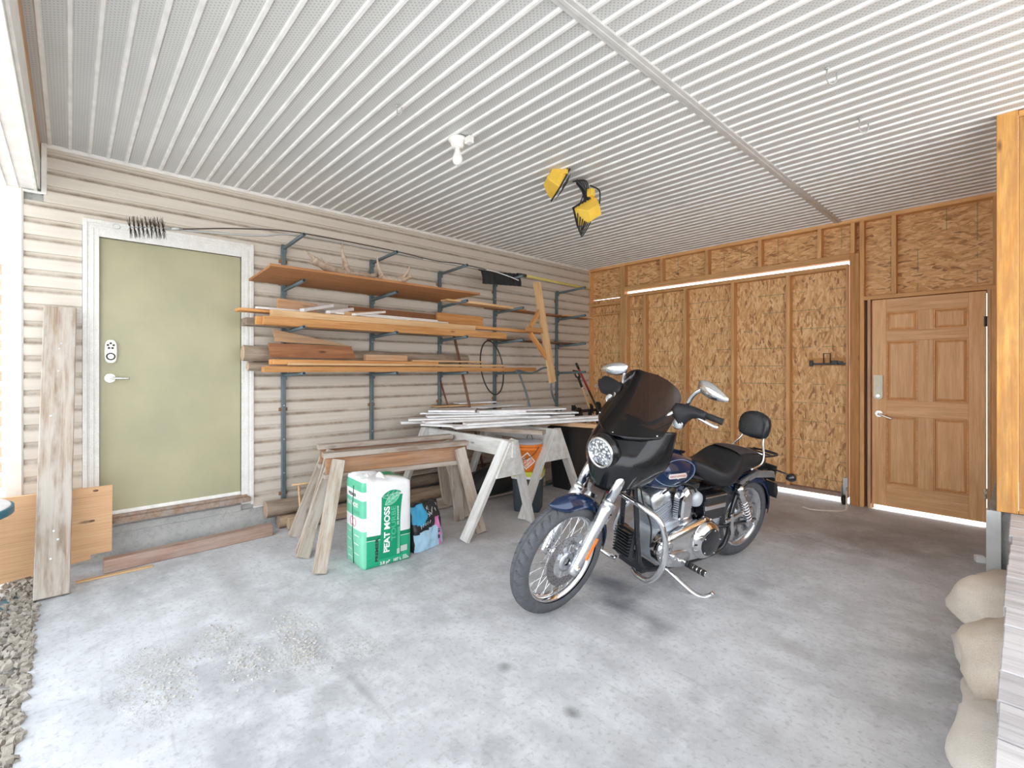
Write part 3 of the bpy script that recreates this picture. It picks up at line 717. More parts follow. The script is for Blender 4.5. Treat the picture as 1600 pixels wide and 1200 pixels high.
# shelf C (third arms), z surface about 1.74
z = 1.737
L('stud_board', 'front lower pine two-by-four on the third rack arms', 'board', (0.485, -4.72, z+0.03), (0.485, -2.16, z+0.03), 0.045, 0.068, 'pine')
L('stud_board', 'pine two-by-four behind the front one on the third arms', 'board', (0.435, -4.76, z+0.03), (0.435, -2.2, z+0.03), 0.042, 0.066, 'pine')
L('stud_board', 'upper front pine board on the third arms, end pale', 'board', (0.475, -4.66, z+0.092), (0.46, -2.6, z+0.092), 0.06, 0.055, 'pine_light')
L('board', 'long thin pine board on the third arms running to the braced timber', 'board', (0.42, -3.4, z+0.110), (0.40, -1.42, z+0.108), 0.07, 0.034, 'pine')
L('board', 'weathered board lying at the back of the third arms', 'board', (0.25, -4.80, z+0.03), (0.25, -2.9, z+0.03), 0.16, 0.06, 'log_bark')
L('board', 'thin pine board sticking out farthest left on the third arms', 'board', (0.30, -4.86, z+0.118), (0.30, -3.6, z+0.118), 0.14, 0.022, 'pine')
L('board', 'dark reddish plank end-on behind the white trim on the third arms', 'board', (0.20, -3.9, z+0.185), (0.20, -2.85, z+0.18), 0.022, 0.12, 'brown_board')
L('board', 'notched light pine plank on the third arms beside the third standard', 'board', (0.24, -2.94, z+0.19), (0.24, -2.30, z+0.19), 0.03, 0.135, 'pine')
L('trim_strip', 'upper white trim strip on the third rack arms', 'trim', (0.37, -4.15, z+0.155), (0.36, -3.02, z+0.150), 0.05, 0.020, 'vinyl_white')
L('trim_strip', 'lower white trim strip on the third rack arms, the longest one', 'trim', (0.42, -4.2, z+0.140), (0.41, -2.92, z+0.130), 0.05, 0.018, 'vinyl_white')
L('trim_strip', 'short white trim piece at the left end of the third arms', 'trim', (0.36, -4.74, z+0.138), (0.36, -4.35, z+0.138), 0.05, 0.016, 'white_primed')
L('offcut', 'brown board offcut tilted up on the third arms nearest the green door', 'offcut', (0.35, -4.58, z+0.17), (0.33, -4.25, z+0.15), 0.02, 0.13, 'pine_jamb', up=(0.2, 0.35, 1))
L('offcut', 'tilted white-edged batten on the third arms, left of two', 'offcut', (0.47, -4.42, z+0.135), (0.30, -4.10, z+0.22), 0.045, 0.028, 'white_primed')
L('offcut', 'tilted white-edged batten on the third arms, right of two', 'offcut', (0.46, -4.20, z+0.137), (0.32, -3.92, z+0.20), 0.045, 0.028, 'white_primed')
L('offcut', 'pine batten with a pale broken end on the third arms', 'offcut', (0.44, -4.05, z+0.135), (0.34, -3.68, z+0.185), 0.05, 0.030, 'pine_light')
L('offcut', 'white moulding lying across the middle of the third arms', 'offcut', (0.48, -3.98, z+0.133), (0.36, -3.62, z+0.195), 0.05, 0.022, 'vinyl_white')
L('board', 'dark stained plank on the third arms near the back corner', 'board', (0.22, -2.15, 1.742), (0.20, -0.62, 1.742), 0.16, 0.020, 'dark_board')
# shelf D (fourth arms), surface about 1.357
z = 1.358
L('stud_board', 'front pine board along the lowest rack arms', 'board', (0.48, -4.72, z+0.023), (0.46, -1.66, z+0.023), 0.075, 0.045, 'pine')
L('stud_board', 'second pine board on the lowest arms, behind the front one', 'board', (0.385, -4.66, z+0.026), (0.37, -2.6, z+0.026), 0.08, 0.050, 'pine')
L('batten', 'long pale batten lying on top along the lowest rack arms', 'board', (0.44, -4.52, z+0.068), (0.42, -2.12, z+0.066), 0.04, 0.022, 'pine_light')
L('board', 'orange pine plank on the lowest arms with a cut pointed end', 'board', (0.34, -4.62, z+0.085), (0.31, -3.0, z+0.080), 0.12, 0.042, 'pine')
L('board', 'thin pine board on the lowest arms right of the small block', 'board', (0.30, -3.3, z+0.112), (0.30, -2.35, z+0.108), 0.10, 0.016, 'pine_light')
ob = MB().prism([(-0.365, -0.062), (0.375, -0.062), (0.33, 0.05), (-0.38, 0.058)], 0.03, (0, -0.015, 0), (1, 0, 0), (0, 0, 1), (0, 1, 0)).build('offcut', 'brown_board', None, frame((0.27, -4.62, z+0.185), (0.27, -3.86, z+0.185))[0], 0.002)
tag(ob, 'dark red-brown plank offcut standing on edge on the lowest arms', 'offcut')
ob = MB().prism([(-0.35, -0.05), (0.35, -0.05), (-0.37, 0.055)], 0.02, (0, 0, 0), (1, 0, 0), (0, 0, 1), (0, 1, 0)).build('offcut', 'pine_jamb', None, frame((0.20, -4.55, z+0.31), (0.20, -3.84, z+0.29))[0], 0.001)
tag(ob, 'pale tapering board wedge leaning behind the red-brown offcut', 'offcut')
L('offcut', 'small pinkish wood block lying on the lowest arms', 'offcut', (0.33, -3.80, z+0.135), (0.33, -3.36, z+0.135), 0.05, 0.055, 'pine_jamb')
def log(name, label, p, q, r, mat, seed, grp=None, end='log_peeled'):
    random.seed(seed); p, q = V(p), V(q); n = 14; pts = []; rad = []
    for i in range(n+1):
        t = i/n; pts.append(p.lerp(q, t)+V((random.uniform(-1, 1), 0, random.uniform(-1, 1)))*r*0.10); rad.append(r*(1-0.12*t)*random.uniform(0.94, 1.05))
    # local frame along the log so that its grain runs lengthwise
    M_, Ln = frame(p, q); inv_ = M_.inverted()
    mb = MB(); mb.tube([inv_ @ a for a in pts], r, 12, radii=rad, caps=False)
    a = inv_ @ pts[0]; mb.cur = 1
    d = (inv_ @ pts[1]-a).normalized(); mb.add(mb.ring(a, d, rad[0], 12), [tuple(range(12))]); mb.add(mb.ring(inv_ @ pts[-1], d, rad[-1], 12), [tuple(range(12))])
    return tag(mb.build(name, [mat, end], None, M_), label, 'log', grp)
log('log', 'grey bark log end at the back of the lowest rack arms, upper one', (0.14, -4.78, z+0.155), (0.13, -2.45, z+0.135), 0.066, 'log_bark', 1)
log('log', 'grey bark log at the back of the lowest rack arms, lower one', (0.12, -4.74, z+0.046), (0.12, -2.9, z+0.046), 0.042, 'log_bark', 2)

# rods and brush on the top arms
br = thing('chimney_brush', 'black wire chimney brush on a long thin rod over the green door', 'brush', (0.46, -5.45, 2.42))
inv = WM[br.name].inverted()
M_ = inv
rodp = spline([(0.445, -5.235, 2.385), (0.45, -4.86, 2.462), (0.47, -4.43, 2.510), (0.47, -3.585, 2.508), (0.46, -3.1, 2.49), (0.45, -2.759, 2.508), (0.43, -2.30, 2.50)], 6)
MB().tube(rodp, 0.0052, 8).build('rod', 'dark_wire', br, M_)
a = V((0.445, -5.62, 2.325)); b = V((0.445, -5.235, 2.385)); ax = (b-a).normalized()
mb = MB(); mb.tube([a+(b-a)*0.12, b], 0.0045, 6); mb.tube([a+V((0, math.cos(t)*0.020, math.sin(t)*0.016))+ax*0.02 for t in [2*PI*k/14 for k in range(14)]], 0.003, 6, closed=True)
mb.cyl(b-ax*0.07, b-ax*0.01, 0.010, n=10); mb.build('stem', 'galv', br, M_)
mb = MB(); random.seed(5)
u = ax.orthogonal().normalized(); w = ax.cross(u)
for k in range(420):
    t = random.uniform(0.22, 0.72); t = round(t*17)/17+random.uniform(-.006, .006); an = random.random()*2*PI
    c0 = a+(b-a)*t; d = u*math.cos(an)+w*math.sin(an)+ax*random.uniform(-.12, .12)
    p0 = c0; p1 = c0+d*random.uniform(0.065, 0.080); s_ = ax*0.0012; s2 = d.cross(ax).normalized()*0.0012
    mb.add([p0-s_, p0+s_, p1+s_*0.5, p1-s_*0.5, p0-s2, p0+s2, p1+s2*0.5, p1-s2*0.5], [(0, 1, 2, 3), (4, 5, 6, 7)])
tag(mb.build('bristles', 'dark_wire', br, M_), kind='stuff')
t = thing('pole', 'long thin grey-white pole lying on the top arms under the brush rod', 'pole', (0.40, -4.4, 2.49))
inv = WM[t.name].inverted()
MB().tube(spline([(0.40, -5.345, 2.375), (0.40, -4.75, 2.440), (0.40, -4.43, 2.505), (0.40, -3.585, 2.503), (0.38, -3.2, 2.505)], 6), 0.0078, 10).build('shaft', 'galv', t, inv)
MB().tube(spline([(0.38, -3.21, 2.505), (0.40, -2.759, 2.505), (0.44, -2.35, 2.50), (0.46, -2.10, 2.47), (0.50, -1.96, 2.43)], 6), 0.0055, 8).build('tip_section', 'white_plastic', t, inv)

# antlers
def antler(label, beam, tines, mat='antler'):
    t = thing('antler', label, 'antler', beam[0])
    inv = WM[t.name].inverted()
    sh_ = lambda L_: [(x+0.42, -5.823+(y+5.823)*0.900, 1.38+(z-1.38)*0.900+0.092) for x, y, z in L_]
    beam = sh_(beam); tines = [sh_(q) for q in tines]
    p = spline(beam, 6); n = len(p)
    mb = MB(); mb.tube(p, 0.02, 10, radii=[0.034-0.016*(i/(n-1))**1.3+0.004*math.sin(i*1.7) for i in range(n)], flat=0.8)
    mb.build('main_beam', mat, t, inv)
    for tn in tines:
        q = spline(tn, 5); m_ = len(q)
        MB().tube(q, 0.02, 8, radii=[max(0.027*(1-i/(m_-1))**0.75, 0.003) for i in range(m_)], flat=0.85).build('tine', mat, t, inv)
wood('antler', (0.52, 0.40, 0.30), (0.34, 0.24, 0.17), weather=0.5, wcol=(0.62, 0.52, 0.42), knots=False)
zb = 2.162
antler('greyish brown antler with one tall tine, left of two on the wide board', [(0.32, -4.28, zb+0.075), (0.30, -4.12, zb+0.02), (0.28, -3.98, zb+0.006), (0.28, -3.86, zb+0.012), (0.25, -3.72, zb+0.02), (0.22, -3.60, zb+0.045)],
       [[(0.31, -4.16, zb+0.03), (0.33, -4.26, zb+0.08), (0.35, -4.36, zb+0.14)], [(0.29, -4.06, zb+0.02), (0.30, -4.13, zb+0.05), (0.31, -4.20, zb+0.105)],
        [(0.28, -3.93, zb), (0.30, -3.98, zb+0.12), (0.31, -4.01, zb+0.20), (0.32, -4.00, zb+0.285)], [(0.28, -3.92, zb), (0.27, -3.97, zb+0.06), (0.28, -3.99, zb+0.12)]])
antler('paler brown antler with curved tines, right of two on the wide board', [(0.27, -3.62, zb+0.03), (0.28, -3.55, zb+0.0), (0.29, -3.46, zb-0.004), (0.30, -3.38, zb+0.01), (0.32, -3.30, zb+0.06)],
       [[(0.27, -3.58, zb+0.005), (0.28, -3.63, zb+0.10), (0.30, -3.66, zb+0.21)], [(0.27, -3.57, zb+0.005), (0.25, -3.61, zb+0.08), (0.26, -3.63, zb+0.16)],
        [(0.29, -3.44, zb+0.0), (0.30, -3.36, zb+0.06), (0.32, -3.33, zb+0.11), (0.33, -3.315, zb+0.18)]])

# snow shovel on the top arms
t = thing('snow_shovel', 'snow shovel with ribbed black blade and yellow handle on the top arms', 'shovel', (0.3, -2.1, 2.42))
inv = WM[t.name].inverted()
mb = MB(); rings = []
for i in range(9):
    s_ = i/8; z_ = 2.545-0.165*s_; x_ = 0.36+0.07*math.sin(s_*1.5)
    row = []
    for k in range(33):
        y_ = -2.43+0.60*k/32-0.03*s_; rib = 0.010*(1 if k % 4 < 2 else 0); row.append(V((x_+rib, y_, z_-0.04*(1-k/32)+0.0)))
    rings.append(row)
mb.loft(rings, closed=False, caps=False, smooth=False); mb.bx((0.35, -2.45, 2.50), (0.37, -1.83, 2.512))
sh = mb.build('blade', 'black_plastic', t, inv); so = sh.modifiers.new('solidify', 'SOLIDIFY'); so.thickness = 0.006
MB().cyl((0.37, -1.86, 2.530), (0.37, -1.72, 2.536), 0.022, n=12).build('socket', 'black_plastic', t, inv)
MB().cyl((0.37, -1.73, 2.536), (0.40, -0.46, 2.512), 0.0155, n=12).build('handle', 'yellow_pole', t, inv)

# braced timber hanging in front of the rack
t = thing('braced_timber', 'pine timber with two angled braces leaning on the ends of the rack arms', 'timber', (0.60, -1.5, 1.25))
mA, mB_ = V((0.60, -1.76, 2.42)), V((0.62, -1.50, 1.225))
board('post', mA, mB_, 0.030+0.07, 0.038, 'pine_light', t, up=(1, 0, 0))
c_ = mA.lerp(mB_, 0.49)
board('cross_arm', c_+V((0.0, 0.02, 0.01)), c_+V((0.0, -0.31, 0.015)), 0.055, 0.036, 'pine', t, up=(1, 0, 0))
board('brace', mA.lerp(mB_, 0.28)+V((0, -0.03, 0)), c_+V((0, -0.24, 0.045)), 0.055, 0.034, 'pine', t, up=(1, 0, 0))
board('brace', mA.lerp(mB_, 0.76)+V((0, -0.03, 0)), c_+V((0, -0.25, -0.03)), 0.055, 0.034, 'pine', t, up=(1, 0, 0))

# hoop of pipe, bent tube handle and poles
ob = MB().tube([(0.17+0.13*math.cos(a)*0.5, -2.09+0.175*math.sin(a), 1.405-0.325*math.cos(a)) for a in [2*PI*k/44 for k in range(44)]], 0.0085, 8, closed=True).build('pipe_hoop', 'black_plastic', None)
tag(ob, 'large loop of black pipe hanging under the fourth rack standard', 'hoop')
t = thing('hand_cart', 'dark grey bent-tube cart handle standing by the corner rack standard', 'cart', (0.62, -1.7, 0))
inv = WM[t.name].inverted()
MB().tube(spline([(0.66, -1.90, 0.02), (0.62, -1.88, 0.85), (0.60, -2.02, 1.28), (0.60, -2.09, 1.355), (0.60, -2.05, 1.368), (0.60, -1.92, 1.34), (0.60, -1.80, 1.345), (0.60, -1.66, 1.395), (0.60, -1.56, 1.40), (0.60, -1.50, 1.34), (0.60, -1.50, 1.12), (0.60, -1.40, 0.93), (0.62, -1.33, 0.80), (0.66, -1.33, 0.02)], 6), 0.012, 8).build('tube_handle', 'rack_steel', t, inv)
MB().bx((0.60, -1.93, 0.0), (0.70, -1.30, 0.03)).bx((0.63, -1.90, 0.35), (0.65, -1.33, 0.38)).build('toe_plate', 'rack_steel', t, inv, 0.003)
mp = MB().cyl((0.23, -2.70, 1.76), (0.42, -2.36, 0.0), 0.0145, n=10).build('pole', 'dark_board', None)
tag(mp, 'dark brown wooden pole leaning on the siding by the third standard', 'pole')
mp = MB().cyl((0.05, -2.76, 1.25), (0.42, -2.55, 0.0), 0.010, n=10).build('pole', 'red_tip', None)
tag(mp, 'thin reddish pole leaning beside the dark brown pole', 'pole')

# corner tools
t = thing('shovel', 'D-handled shovel with a pale wooden shaft in the back corner', 'shovel', (0.45, -0.5, 0))
inv = WM[t.name].inverted()
a = V((0.33, -0.70, 1.36)); b = V((0.52, -0.32, 0.30)); d = (b-a).normalized()
mb = MB(); mb.tube([a+d*0.20, a+d*0.10, a+d*0.10+V((0, -0.045, 0.01)), a+V((0, -0.055, 0.01)), a+V((0, 0.04, -0.005)), a+d*0.10+V((0, 0.04, 0)), a+d*0.11], 0.012, 8)
mb.cyl(a+d*0.08, a+d*0.24, 0.018, n=10); mb.build('grip', 'black_plastic', t, inv)
MB().cyl(a+d*0.20, b, 0.0155, n=10).build('shaft', 'pine_light', t, inv)
mb = MB(); w_ = V((0.9, -0.35, 0.1)).normalized()
rows = []
for i in range(6):
    s_ = i/5; hw = 0.10 if s_ < 0.6 else 0.10*(1-(s_-0.6)**1.5*1.6); c0 = b+V((0.0, 0.02, -0.30))*s_*1.0
    rows.append([c0+w_*hw*(k/4-0.5)*2+V((0, 0.02*math.cos((k/4-0.5)*PI), 0)) for k in range(5)])
mb.loft(rows, closed=False, caps=False); o_ = mb.build('blade', 'galv', t, inv); so = o_.modifiers.new('solidify', 'SOLIDIFY'); so.thickness = 0.004
t = thing('garden_fork', 'tool with a red and black shaft leaning in the back corner', 'tool', (0.45, -0.4, 0))
inv = WM[t.name].inverted()
a = V((0.30, -0.66, 1.47)); b = V((0.55, -0.20, 0.42))
m1 = a.lerp(b, 0.08); m2 = a.lerp(b, 0.36)
MB().cyl(a, m1, 0.017, n=10).build('grip', 'black_plastic', t, inv); MB().cyl(m1, m2, 0.0155, n=10).build('shaft', 'red_paint', t, inv); MB().cyl(m2, b, 0.0145, n=10).build('lower_shaft', 'black_plastic', t, inv)
mb = MB()
for k in range(4): mb.tube([b, b+V((0.02*(k-1.5), 0.01, -0.06)), b+V((0.05*(k-1.5), 0.02, -0.38))], 0.006, 6)
mb.build('tines', 'black_metal', t, inv)
t = thing('work_stand', 'folding black metal stand with ribbed arms in the back corner', 'stand', (0.48, -0.55, 0))
inv = WM[t.name].inverted()
mb = MB()
for (y_, h) in ((-0.86, 0.90), (-0.74, 0.86), (-0.50, 0.90), (-0.32, 0.92)):
    mb.bx((0.40, y_-0.022, 0.66), (0.44, y_+0.022, h)); mb.prism([(0, 0), (0.05, 0.02), (0.03, 0.14), (-0.02, 0.10)], 0.02, (0.43, y_, h-0.16), (0, 1, 0), (0, 0, 1), (1, 0, 0))
mb.bx((0.40, -0.88, 0.66), (0.46, -0.28, 0.72)).bx((0.41, -0.88, 0.79), (0.44, -0.28, 0.83)); mb.build('rack_head', 'black_metal', t, inv, 0.002)
for y_ in (-0.66, -0.36): MB().bx((0.41, y_-0.025, 0.0), (0.46, y_+0.025, 0.68)).build('leg', 'black_metal', t, inv, 0.002)
MB().bx((0.34, -0.70, 0.0), (0.55, -0.60, 0.03)).bx((0.34, -0.40, 0.0), (0.55, -0.32, 0.03)).build('foot', 'black_metal', t, inv, 0.002)

# ================================================================== LOGS, BEAM AND BOARDS ALONG THE FOOT OF THE WALL
log('log', 'bark covered log against the foundation, highest of the pile by the step', (0.115, -4.60, 0.175), (0.13, -2.1, 0.20), 0.068, 'log_bark', 11)
log('log', 'greyish pole in the pile by the step, between the other two', (0.13, -4.50, 0.055), (0.14, -2.4, 0.06), 0.055, 'log_peeled', 12)
log('log', 'peeled pale log lying lowest and foremost by the step', (0.245, -4.455, 0.055), (0.26, -2.9, 0.052), 0.052, 'log_peeled', 13)
for i, (x, z_, w, th, lab) in enumerate([(0.12, 0.33, .15, .035, 'weathered plank on top of the log pile under the white sawhorse'), (0.13, 0.285, .14, .04, 'grey plank second in the pile under the white sawhorse')]):
    L('plank', lab, 'plank', (x, -3.6, z_), (x+0.02, -1.7, z_+0.01), w, th, 'weathered')
L('plank', 'weathered plank on the floor between logs and white sawhorses', 'plank', (0.52, -3.4, 0.02), (0.60, -1.7, 0.02), 0.14, 0.036, 'weathered')
L('plank', 'pale plank on edge on the floor behind the white sawhorse legs', 'plank', (0.62, -3.2, 0.062), (0.72, -1.75, 0.062), 0.03, 0.10, 'weathered_plank')
L('timber', 'reddish brown four-by-four beam lying in front of the door step', 'beam', (0.279, -5.66, 0.045), (0.246, -4.59, 0.045), 0.088, 0.088, 'old_beam', bevel=0.004)
L('lath', 'thin pale lath lying on the floor left of the beam', 'lath', (0.37, -5.80, 0.006), (0.385, -5.40, 0.006), 0.035, 0.010, 'pine_light')
ob = tag(board('weathered_plank', (0.535, -5.905, 0.006), (0.085, -5.872, 1.80), 0.162, 0.042, 'weathered_plank', None, up=(1, 0, 0.2), bevel=0.004), 'tall weathered grey plank leaning on the siding left of the green door', 'plank')
mb = MB()
for (s_, u_) in [(-.78, 0.01), (-.66, -0.02), (-.60, 0.0), (.70, 0.0), (.74, -.01), (.53, .0), (0.2, 0.03)]: mb.cyl((s_*0.9, u_, 0.020), (s_*0.9, u_, 0.0235), 0.006, n=10)
mb.build('nail_head', 'galv', ob)
M_ = frame((0.30, -6.35, 0.335), (0.235, -5.615, 0.335), (1, 0, 0.14))[0]
pl_ = [(-0.40, -0.33), (0.335, -0.26), (0.335, -0.232), (0.375, -0.232), (0.375, 0.245), (-0.40, 0.245)]
ob = MB().prism(pl_, 0.016, (0, 0, -0.008), (1, 0, 0), (0, -1, 0), (0, 0, 1)).build('plywood_sheet', 'plywood', None, M_) if False else None
wood('plywood', (0.72, 0.45, 0.25), (0.66, 0.39, 0.21), scale=0.6, var=0.02)
mb = MB()
ys = lambda y: V((0.25+0.0*(y+5.6), y, 0))
top = lambda y: 0.590+0.0*(y+5.6)
poly = [(-6.36, 0.015), (-5.722, 0.088), (-5.722, 0.118), (-5.612, 0.118), (-5.612, 0.592), (-6.36, 0.600)]
M_ = Matrix.Translation((0.235, -5.95, 0.30)) @ Matrix(((0, 0, 1, 0), (1, 0, 0, 0), (0, 1, 0, 0), (0, 0, 0, 1)))
M_ = M_ @ Matrix.Rotation(math.radians(9), 4, 'X')
mb.prism([(y+5.95, z_-0.30) for y, z_ in poly], 0.016, (0, 0, -0.008), (1, 0, 0), (0, 1, 0), (0, 0, 1))
ob = mb.build('plywood_sheet', 'plywood', None, M_, 0.001)
tag(ob, 'orange plywood sheet with knots leaning behind the tall weathered plank', 'plywood')
mb = MB()
for a_, b_ in [(0.02, 0.19), (0.02, 0.0), (0.02, -0.11), (-0.28, 0.21), (0.28, 0.27), (0.26, 0.06)]: mb.ell((a_*0.9, b_, 0.0085), (0.015, 0.008, 0.001), 12, 4)
mb.build('knot', 'dark_board', ob)
t = thing('stick_frame', 'little frame of two thin peeled sticks standing in front of the logs', 'sticks', (0.36, -4.36, 0))
inv = WM[t.name].inverted()
MB().cyl((0.37, -4.385, 0.0), (0.35, -4.405, 0.395), 0.009, n=8).build('upright_stick', 'pine_light', t, inv)
MB().cyl((0.35, -4.46, 0.408), (0.36, -4.18, 0.400), 0.008, n=8).build('cross_stick', 'pine_light', t, inv)
ob = MB().prism([(-.07, -.05), (.07, -.045), (.075, .05), (-.065, .05)], 0.006, (0.36, -6.10, -0.035), (1, 0.3, 0), (-0.3, 1, 0), (0, 0, 1)).build('tile', 'teal', None, None, 0.001)
tag(ob, 'small dark teal tile lying on the gravel left of the weathered plank', 'tile')
t = thing('patio_table', 'round white table top with a teal rim at the left edge', 'table', (0.75, -6.42, -0.045))
MB().lathe([(0.0, 0.690), (0.355, 0.690), (0.36, 0.683), (0.36, 0.68)], (0, 0, 0), (0, 0, 1), 40).build('table_top', 'white_plastic', t)
MB().lathe([(0.36, 0.684), (0.372, 0.680), (0.372, 0.645), (0.35, 0.640), (0.0, 0.640)], (0, 0, 0), (0, 0, 1), 40).build('rim', 'teal', t)
MB().cyl((0, 0, 0), (0, 0, 0.645), 0.03).cyl((0, 0, 0), (0, 0, 0.03), 0.22, 0.2, n=24).build('pedestal', 'teal', t)
# ================================================================== SAWHORSES
def sawhorse(label, A, B_, z, style, feet, mat, grp, beamspec):
    # A, B_: ends of the top beam (x, y); z: top height; feet: four foot points
    t = thing('sawhorse', label, 'sawhorse', ((A[0]+B_[0])/2, (A[1]+B_[1])/2, 0), 0, grp)
    A3, B3 = V((*A, z)), V((*B_, z)); u = (B3-A3).normalized(); n_ = V((u.y, -u.x, 0))
    if style == 'beam':
        board('top_board', A3-V((0, 0, .019)), B3-V((0, 0, .019)), 0.09, 0.038, beamspec[0], t)
        board('web_board', A3+u*0.02-V((0, 0, .098)), B3-u*0.01-V((0, 0, .098)), 0.12, 0.038, beamspec[1], t, up=n_)
        board('lower_board', A3+u*0.005-V((0, 0, .176)), B3-u*0.0-V((0, 0, .176)), 0.09, 0.036, beamspec[0], t)
        drop = 0.05
    else:
        board('top_beam', A3-V((0, 0, .07)), B3-V((0, 0, .07)), 0.14, 0.04, mat, t, up=n_)
        drop = 0.0
    for (P0, sgn), ff in zip(((A3, 1), (B3, -1)), feet):
        for k, f in enumerate(ff):
            side = 1 if (V((*f, 0))-P0).dot(n_) > 0 else -1
            top = P0+u*sgn*(0.10 if style == 'beam' else 0.06)+n_*side*(0.062 if style == 'beam' else 0.04)-V((0, 0, drop+0.002))
            ft = V((*f, 0.008))
            board('leg', top, ft, 0.088, 0.038, mat if style != 'beam' else beamspec[2], t, up=n_*side)
    return t, u, n_
tb = [(0.10, 0)]
sawhorse('brown sawhorse nearest the camera, standing right behind the peat moss bag', (1.015, -4.46), (1.245, -3.30), 0.765, 'beam', [[(1.315, -4.60), (0.86, -4.56)], [(1.425, -3.29), (1.03, -3.22)]], 'weathered', None, ('weathered', 'weathered_orange', 'weathered_plank'))
sawhorse('second brown sawhorse, nested between the wall and the nearer one', (0.60, -4.34), (0.83, -3.17), 0.765, 'beam', [[(0.965, -4.585), (0.45, -4.48)], [(1.00, -3.12), (0.62, -3.06)]], 'weathered', None, ('weathered', 'weathered_orange', 'weathered_plank'))
for nm, Y, zt, feet, x1, lab, gm in [('a', -3.12, 0.785, [[(0.36, -3.50), (0.36, -2.78)], [(1.50, -3.52), (1.50, -2.77)]], 1.66, 'white painted sawhorse with scraped paint left of the orange bucket', 'painted_wood'),
                       ('b', -2.28, 0.785, [[(0.36, -2.66), (0.36, -1.90)], [(1.42, -2.80), (1.42, -1.95)]], 1.40, 'grey-white sawhorse beside the orange bucket, farther from the door', 'painted_wood')]:
    t, u, n_ = sawhorse(lab, (0.30, Y), (x1, Y), zt, 'plain', feet, gm, None, None)
    inv = WM[t.name].inverted()
    for x in (0.335, x1-0.07):
        # end gusset between the legs
        k_ = 0.30/0.78; fy = feet[0] if x < 1 else feet[1]
        zc = 0.49; f_ = (zt-zc)/zt
        ya = Y+(min(fy[0][1], fy[1][1])-Y)*f_; yb_ = Y+(max(fy[0][1], fy[1][1])-Y)*f_
        xo = (fy[0][0]-(x))*f_*0.8
        mb = MB(); mb.add([(x+0.045, Y-0.035, zt-0.01), (x+0.045, Y+0.035, zt-0.01), (x+0.045+xo, yb_+0.02, zc), (x+0.045+xo, ya-0.02, zc),
                           (x+0.063, Y-0.035, zt-0.01), (x+0.063, Y+0.035, zt-0.01), (x+0.063+xo, yb_+0.02, zc), (x+0.063+xo, ya-0.02, zc)],
                          [(0, 1, 2, 3), (7, 6, 5, 4), (0, 4, 5, 1), (1, 5, 6, 2), (2, 6, 7, 3), (3, 7, 4, 0)])
        mb.build('gusset', gm, t, inv, 0.001)

# timbers and white boards laid over the white sawhorses
L('timber', 'short grey timber with a pinkish end across the white sawhorses', 'timber', (0.70, -3.02, 0.806), (1.565, -2.66, 0.806), 0.089, 0.038, 'weathered')
L('timber', 'brown timber with a red end sticking out under the white boards', 'timber', (0.75, -2.10, 0.806), (1.66, -1.90, 0.806), 0.089, 0.038, 'pine_jamb')
def tb(label, p, q, w, t_, mat='white_primed', name='trim_board'): return L(name, label, 'board', p, q, w*1.3, t_, mat, bevel=0.001)
tb('longest white board at the front of the stack on the sawhorses', (0.90, -3.20, 0.840), (1.44, -1.42, 0.840), 0.13, 0.022)
tb('white board with a shadowed edge on top of the front one', (0.93, -3.08, 0.862), (1.36, -1.46, 0.862), 0.09, 0.018)
tb('long white board running second from the front of the stack', (0.56, -3.30, 0.868), (1.08, -1.70, 0.868), 0.12, 0.022)
tb('white board crossing the stack from its left corner', (0.34, -3.34, 0.880), (1.10, -2.10, 0.884), 0.12, 0.020)
tb('thin white board reaching toward the back corner', (0.42, -3.18, 0.904), (1.12, -1.66, 0.900), 0.10, 0.016)
tb('white board with raw end above the left corner of the stack', (0.22, -3.12, 0.922), (1.14, -2.00, 0.916), 0.10, 0.016)
tb('short white strip low at the left front of the stack', (0.55, -3.30, 0.845), (0.98, -3.08, 0.845), 0.08, 0.018)
tb('white backing board under the left end of the stack', (0.22, -3.36, 0.845), (0.80, -2.2, 0.845), 0.14, 0.024)
tb('white board hidden low along the wall side of the stack', (0.20, -3.0, 0.875), (0.62, -1.6, 0.875), 0.20, 0.03)
tb('grey-white square panel with a wooden edge on the left of the stack', (0.20, -2.98, 0.948), (0.52, -2.62, 0.945), 0.30, 0.022, name='panel')
tb('grey-white panel lying on the right of the stack', (0.66, -2.28, 0.935), (0.86, -1.66, 0.935), 0.26, 0.018, name='panel')
tb('short white block with a pine end on the middle of the stack', (0.66, -2.70, 0.938), (0.88, -2.24, 0.936), 0.09, 0.030)
L('tape_piece', 'small piece of green tape on the end of the white block', 'tape', (0.703, -2.61, 0.9545), (0.725, -2.56, 0.9545), 0.092, 0.0015, 'green_tape') if False else None
plain('green_tape', (0.40, 0.66, 0.48), 0.6)
L('tape_piece', 'small piece of green tape on the end of the white block', 'tape', (0.695, -2.625, 0.9545), (0.72, -2.573, 0.9545), 0.094, 0.0015, 'green_tape', bevel=0)
tb('thin pine-edged board on top of the square panel', (0.12, -2.90, 0.975), (0.22, -2.25, 0.975), 0.12, 0.014, 'pine_light')
tb('white strip above the square panel next to the wall', (0.14, -2.60, 0.995), (0.20, -2.10, 0.995), 0.12, 0.014)
mb = MB(); rows = []
for i in range(9):
    s_ = i/8; rows.append([V((0.25+0.30*k/8, -2.55+0.75*s_, 0.958+0.022*math.sin(PI*s_)*math.sin(PI*k/8*0.8+0.3))) for k in range(9)])
mb.loft(rows, closed=False, caps=False); o_ = mb.build('warped_sheet', 'white_primed', None); so = o_.modifiers.new('solidify', 'SOLIDIFY'); so.thickness = 0.003
tag(o_, 'thin bowed white sheet lying on top of the stack of boards', 'sheet')

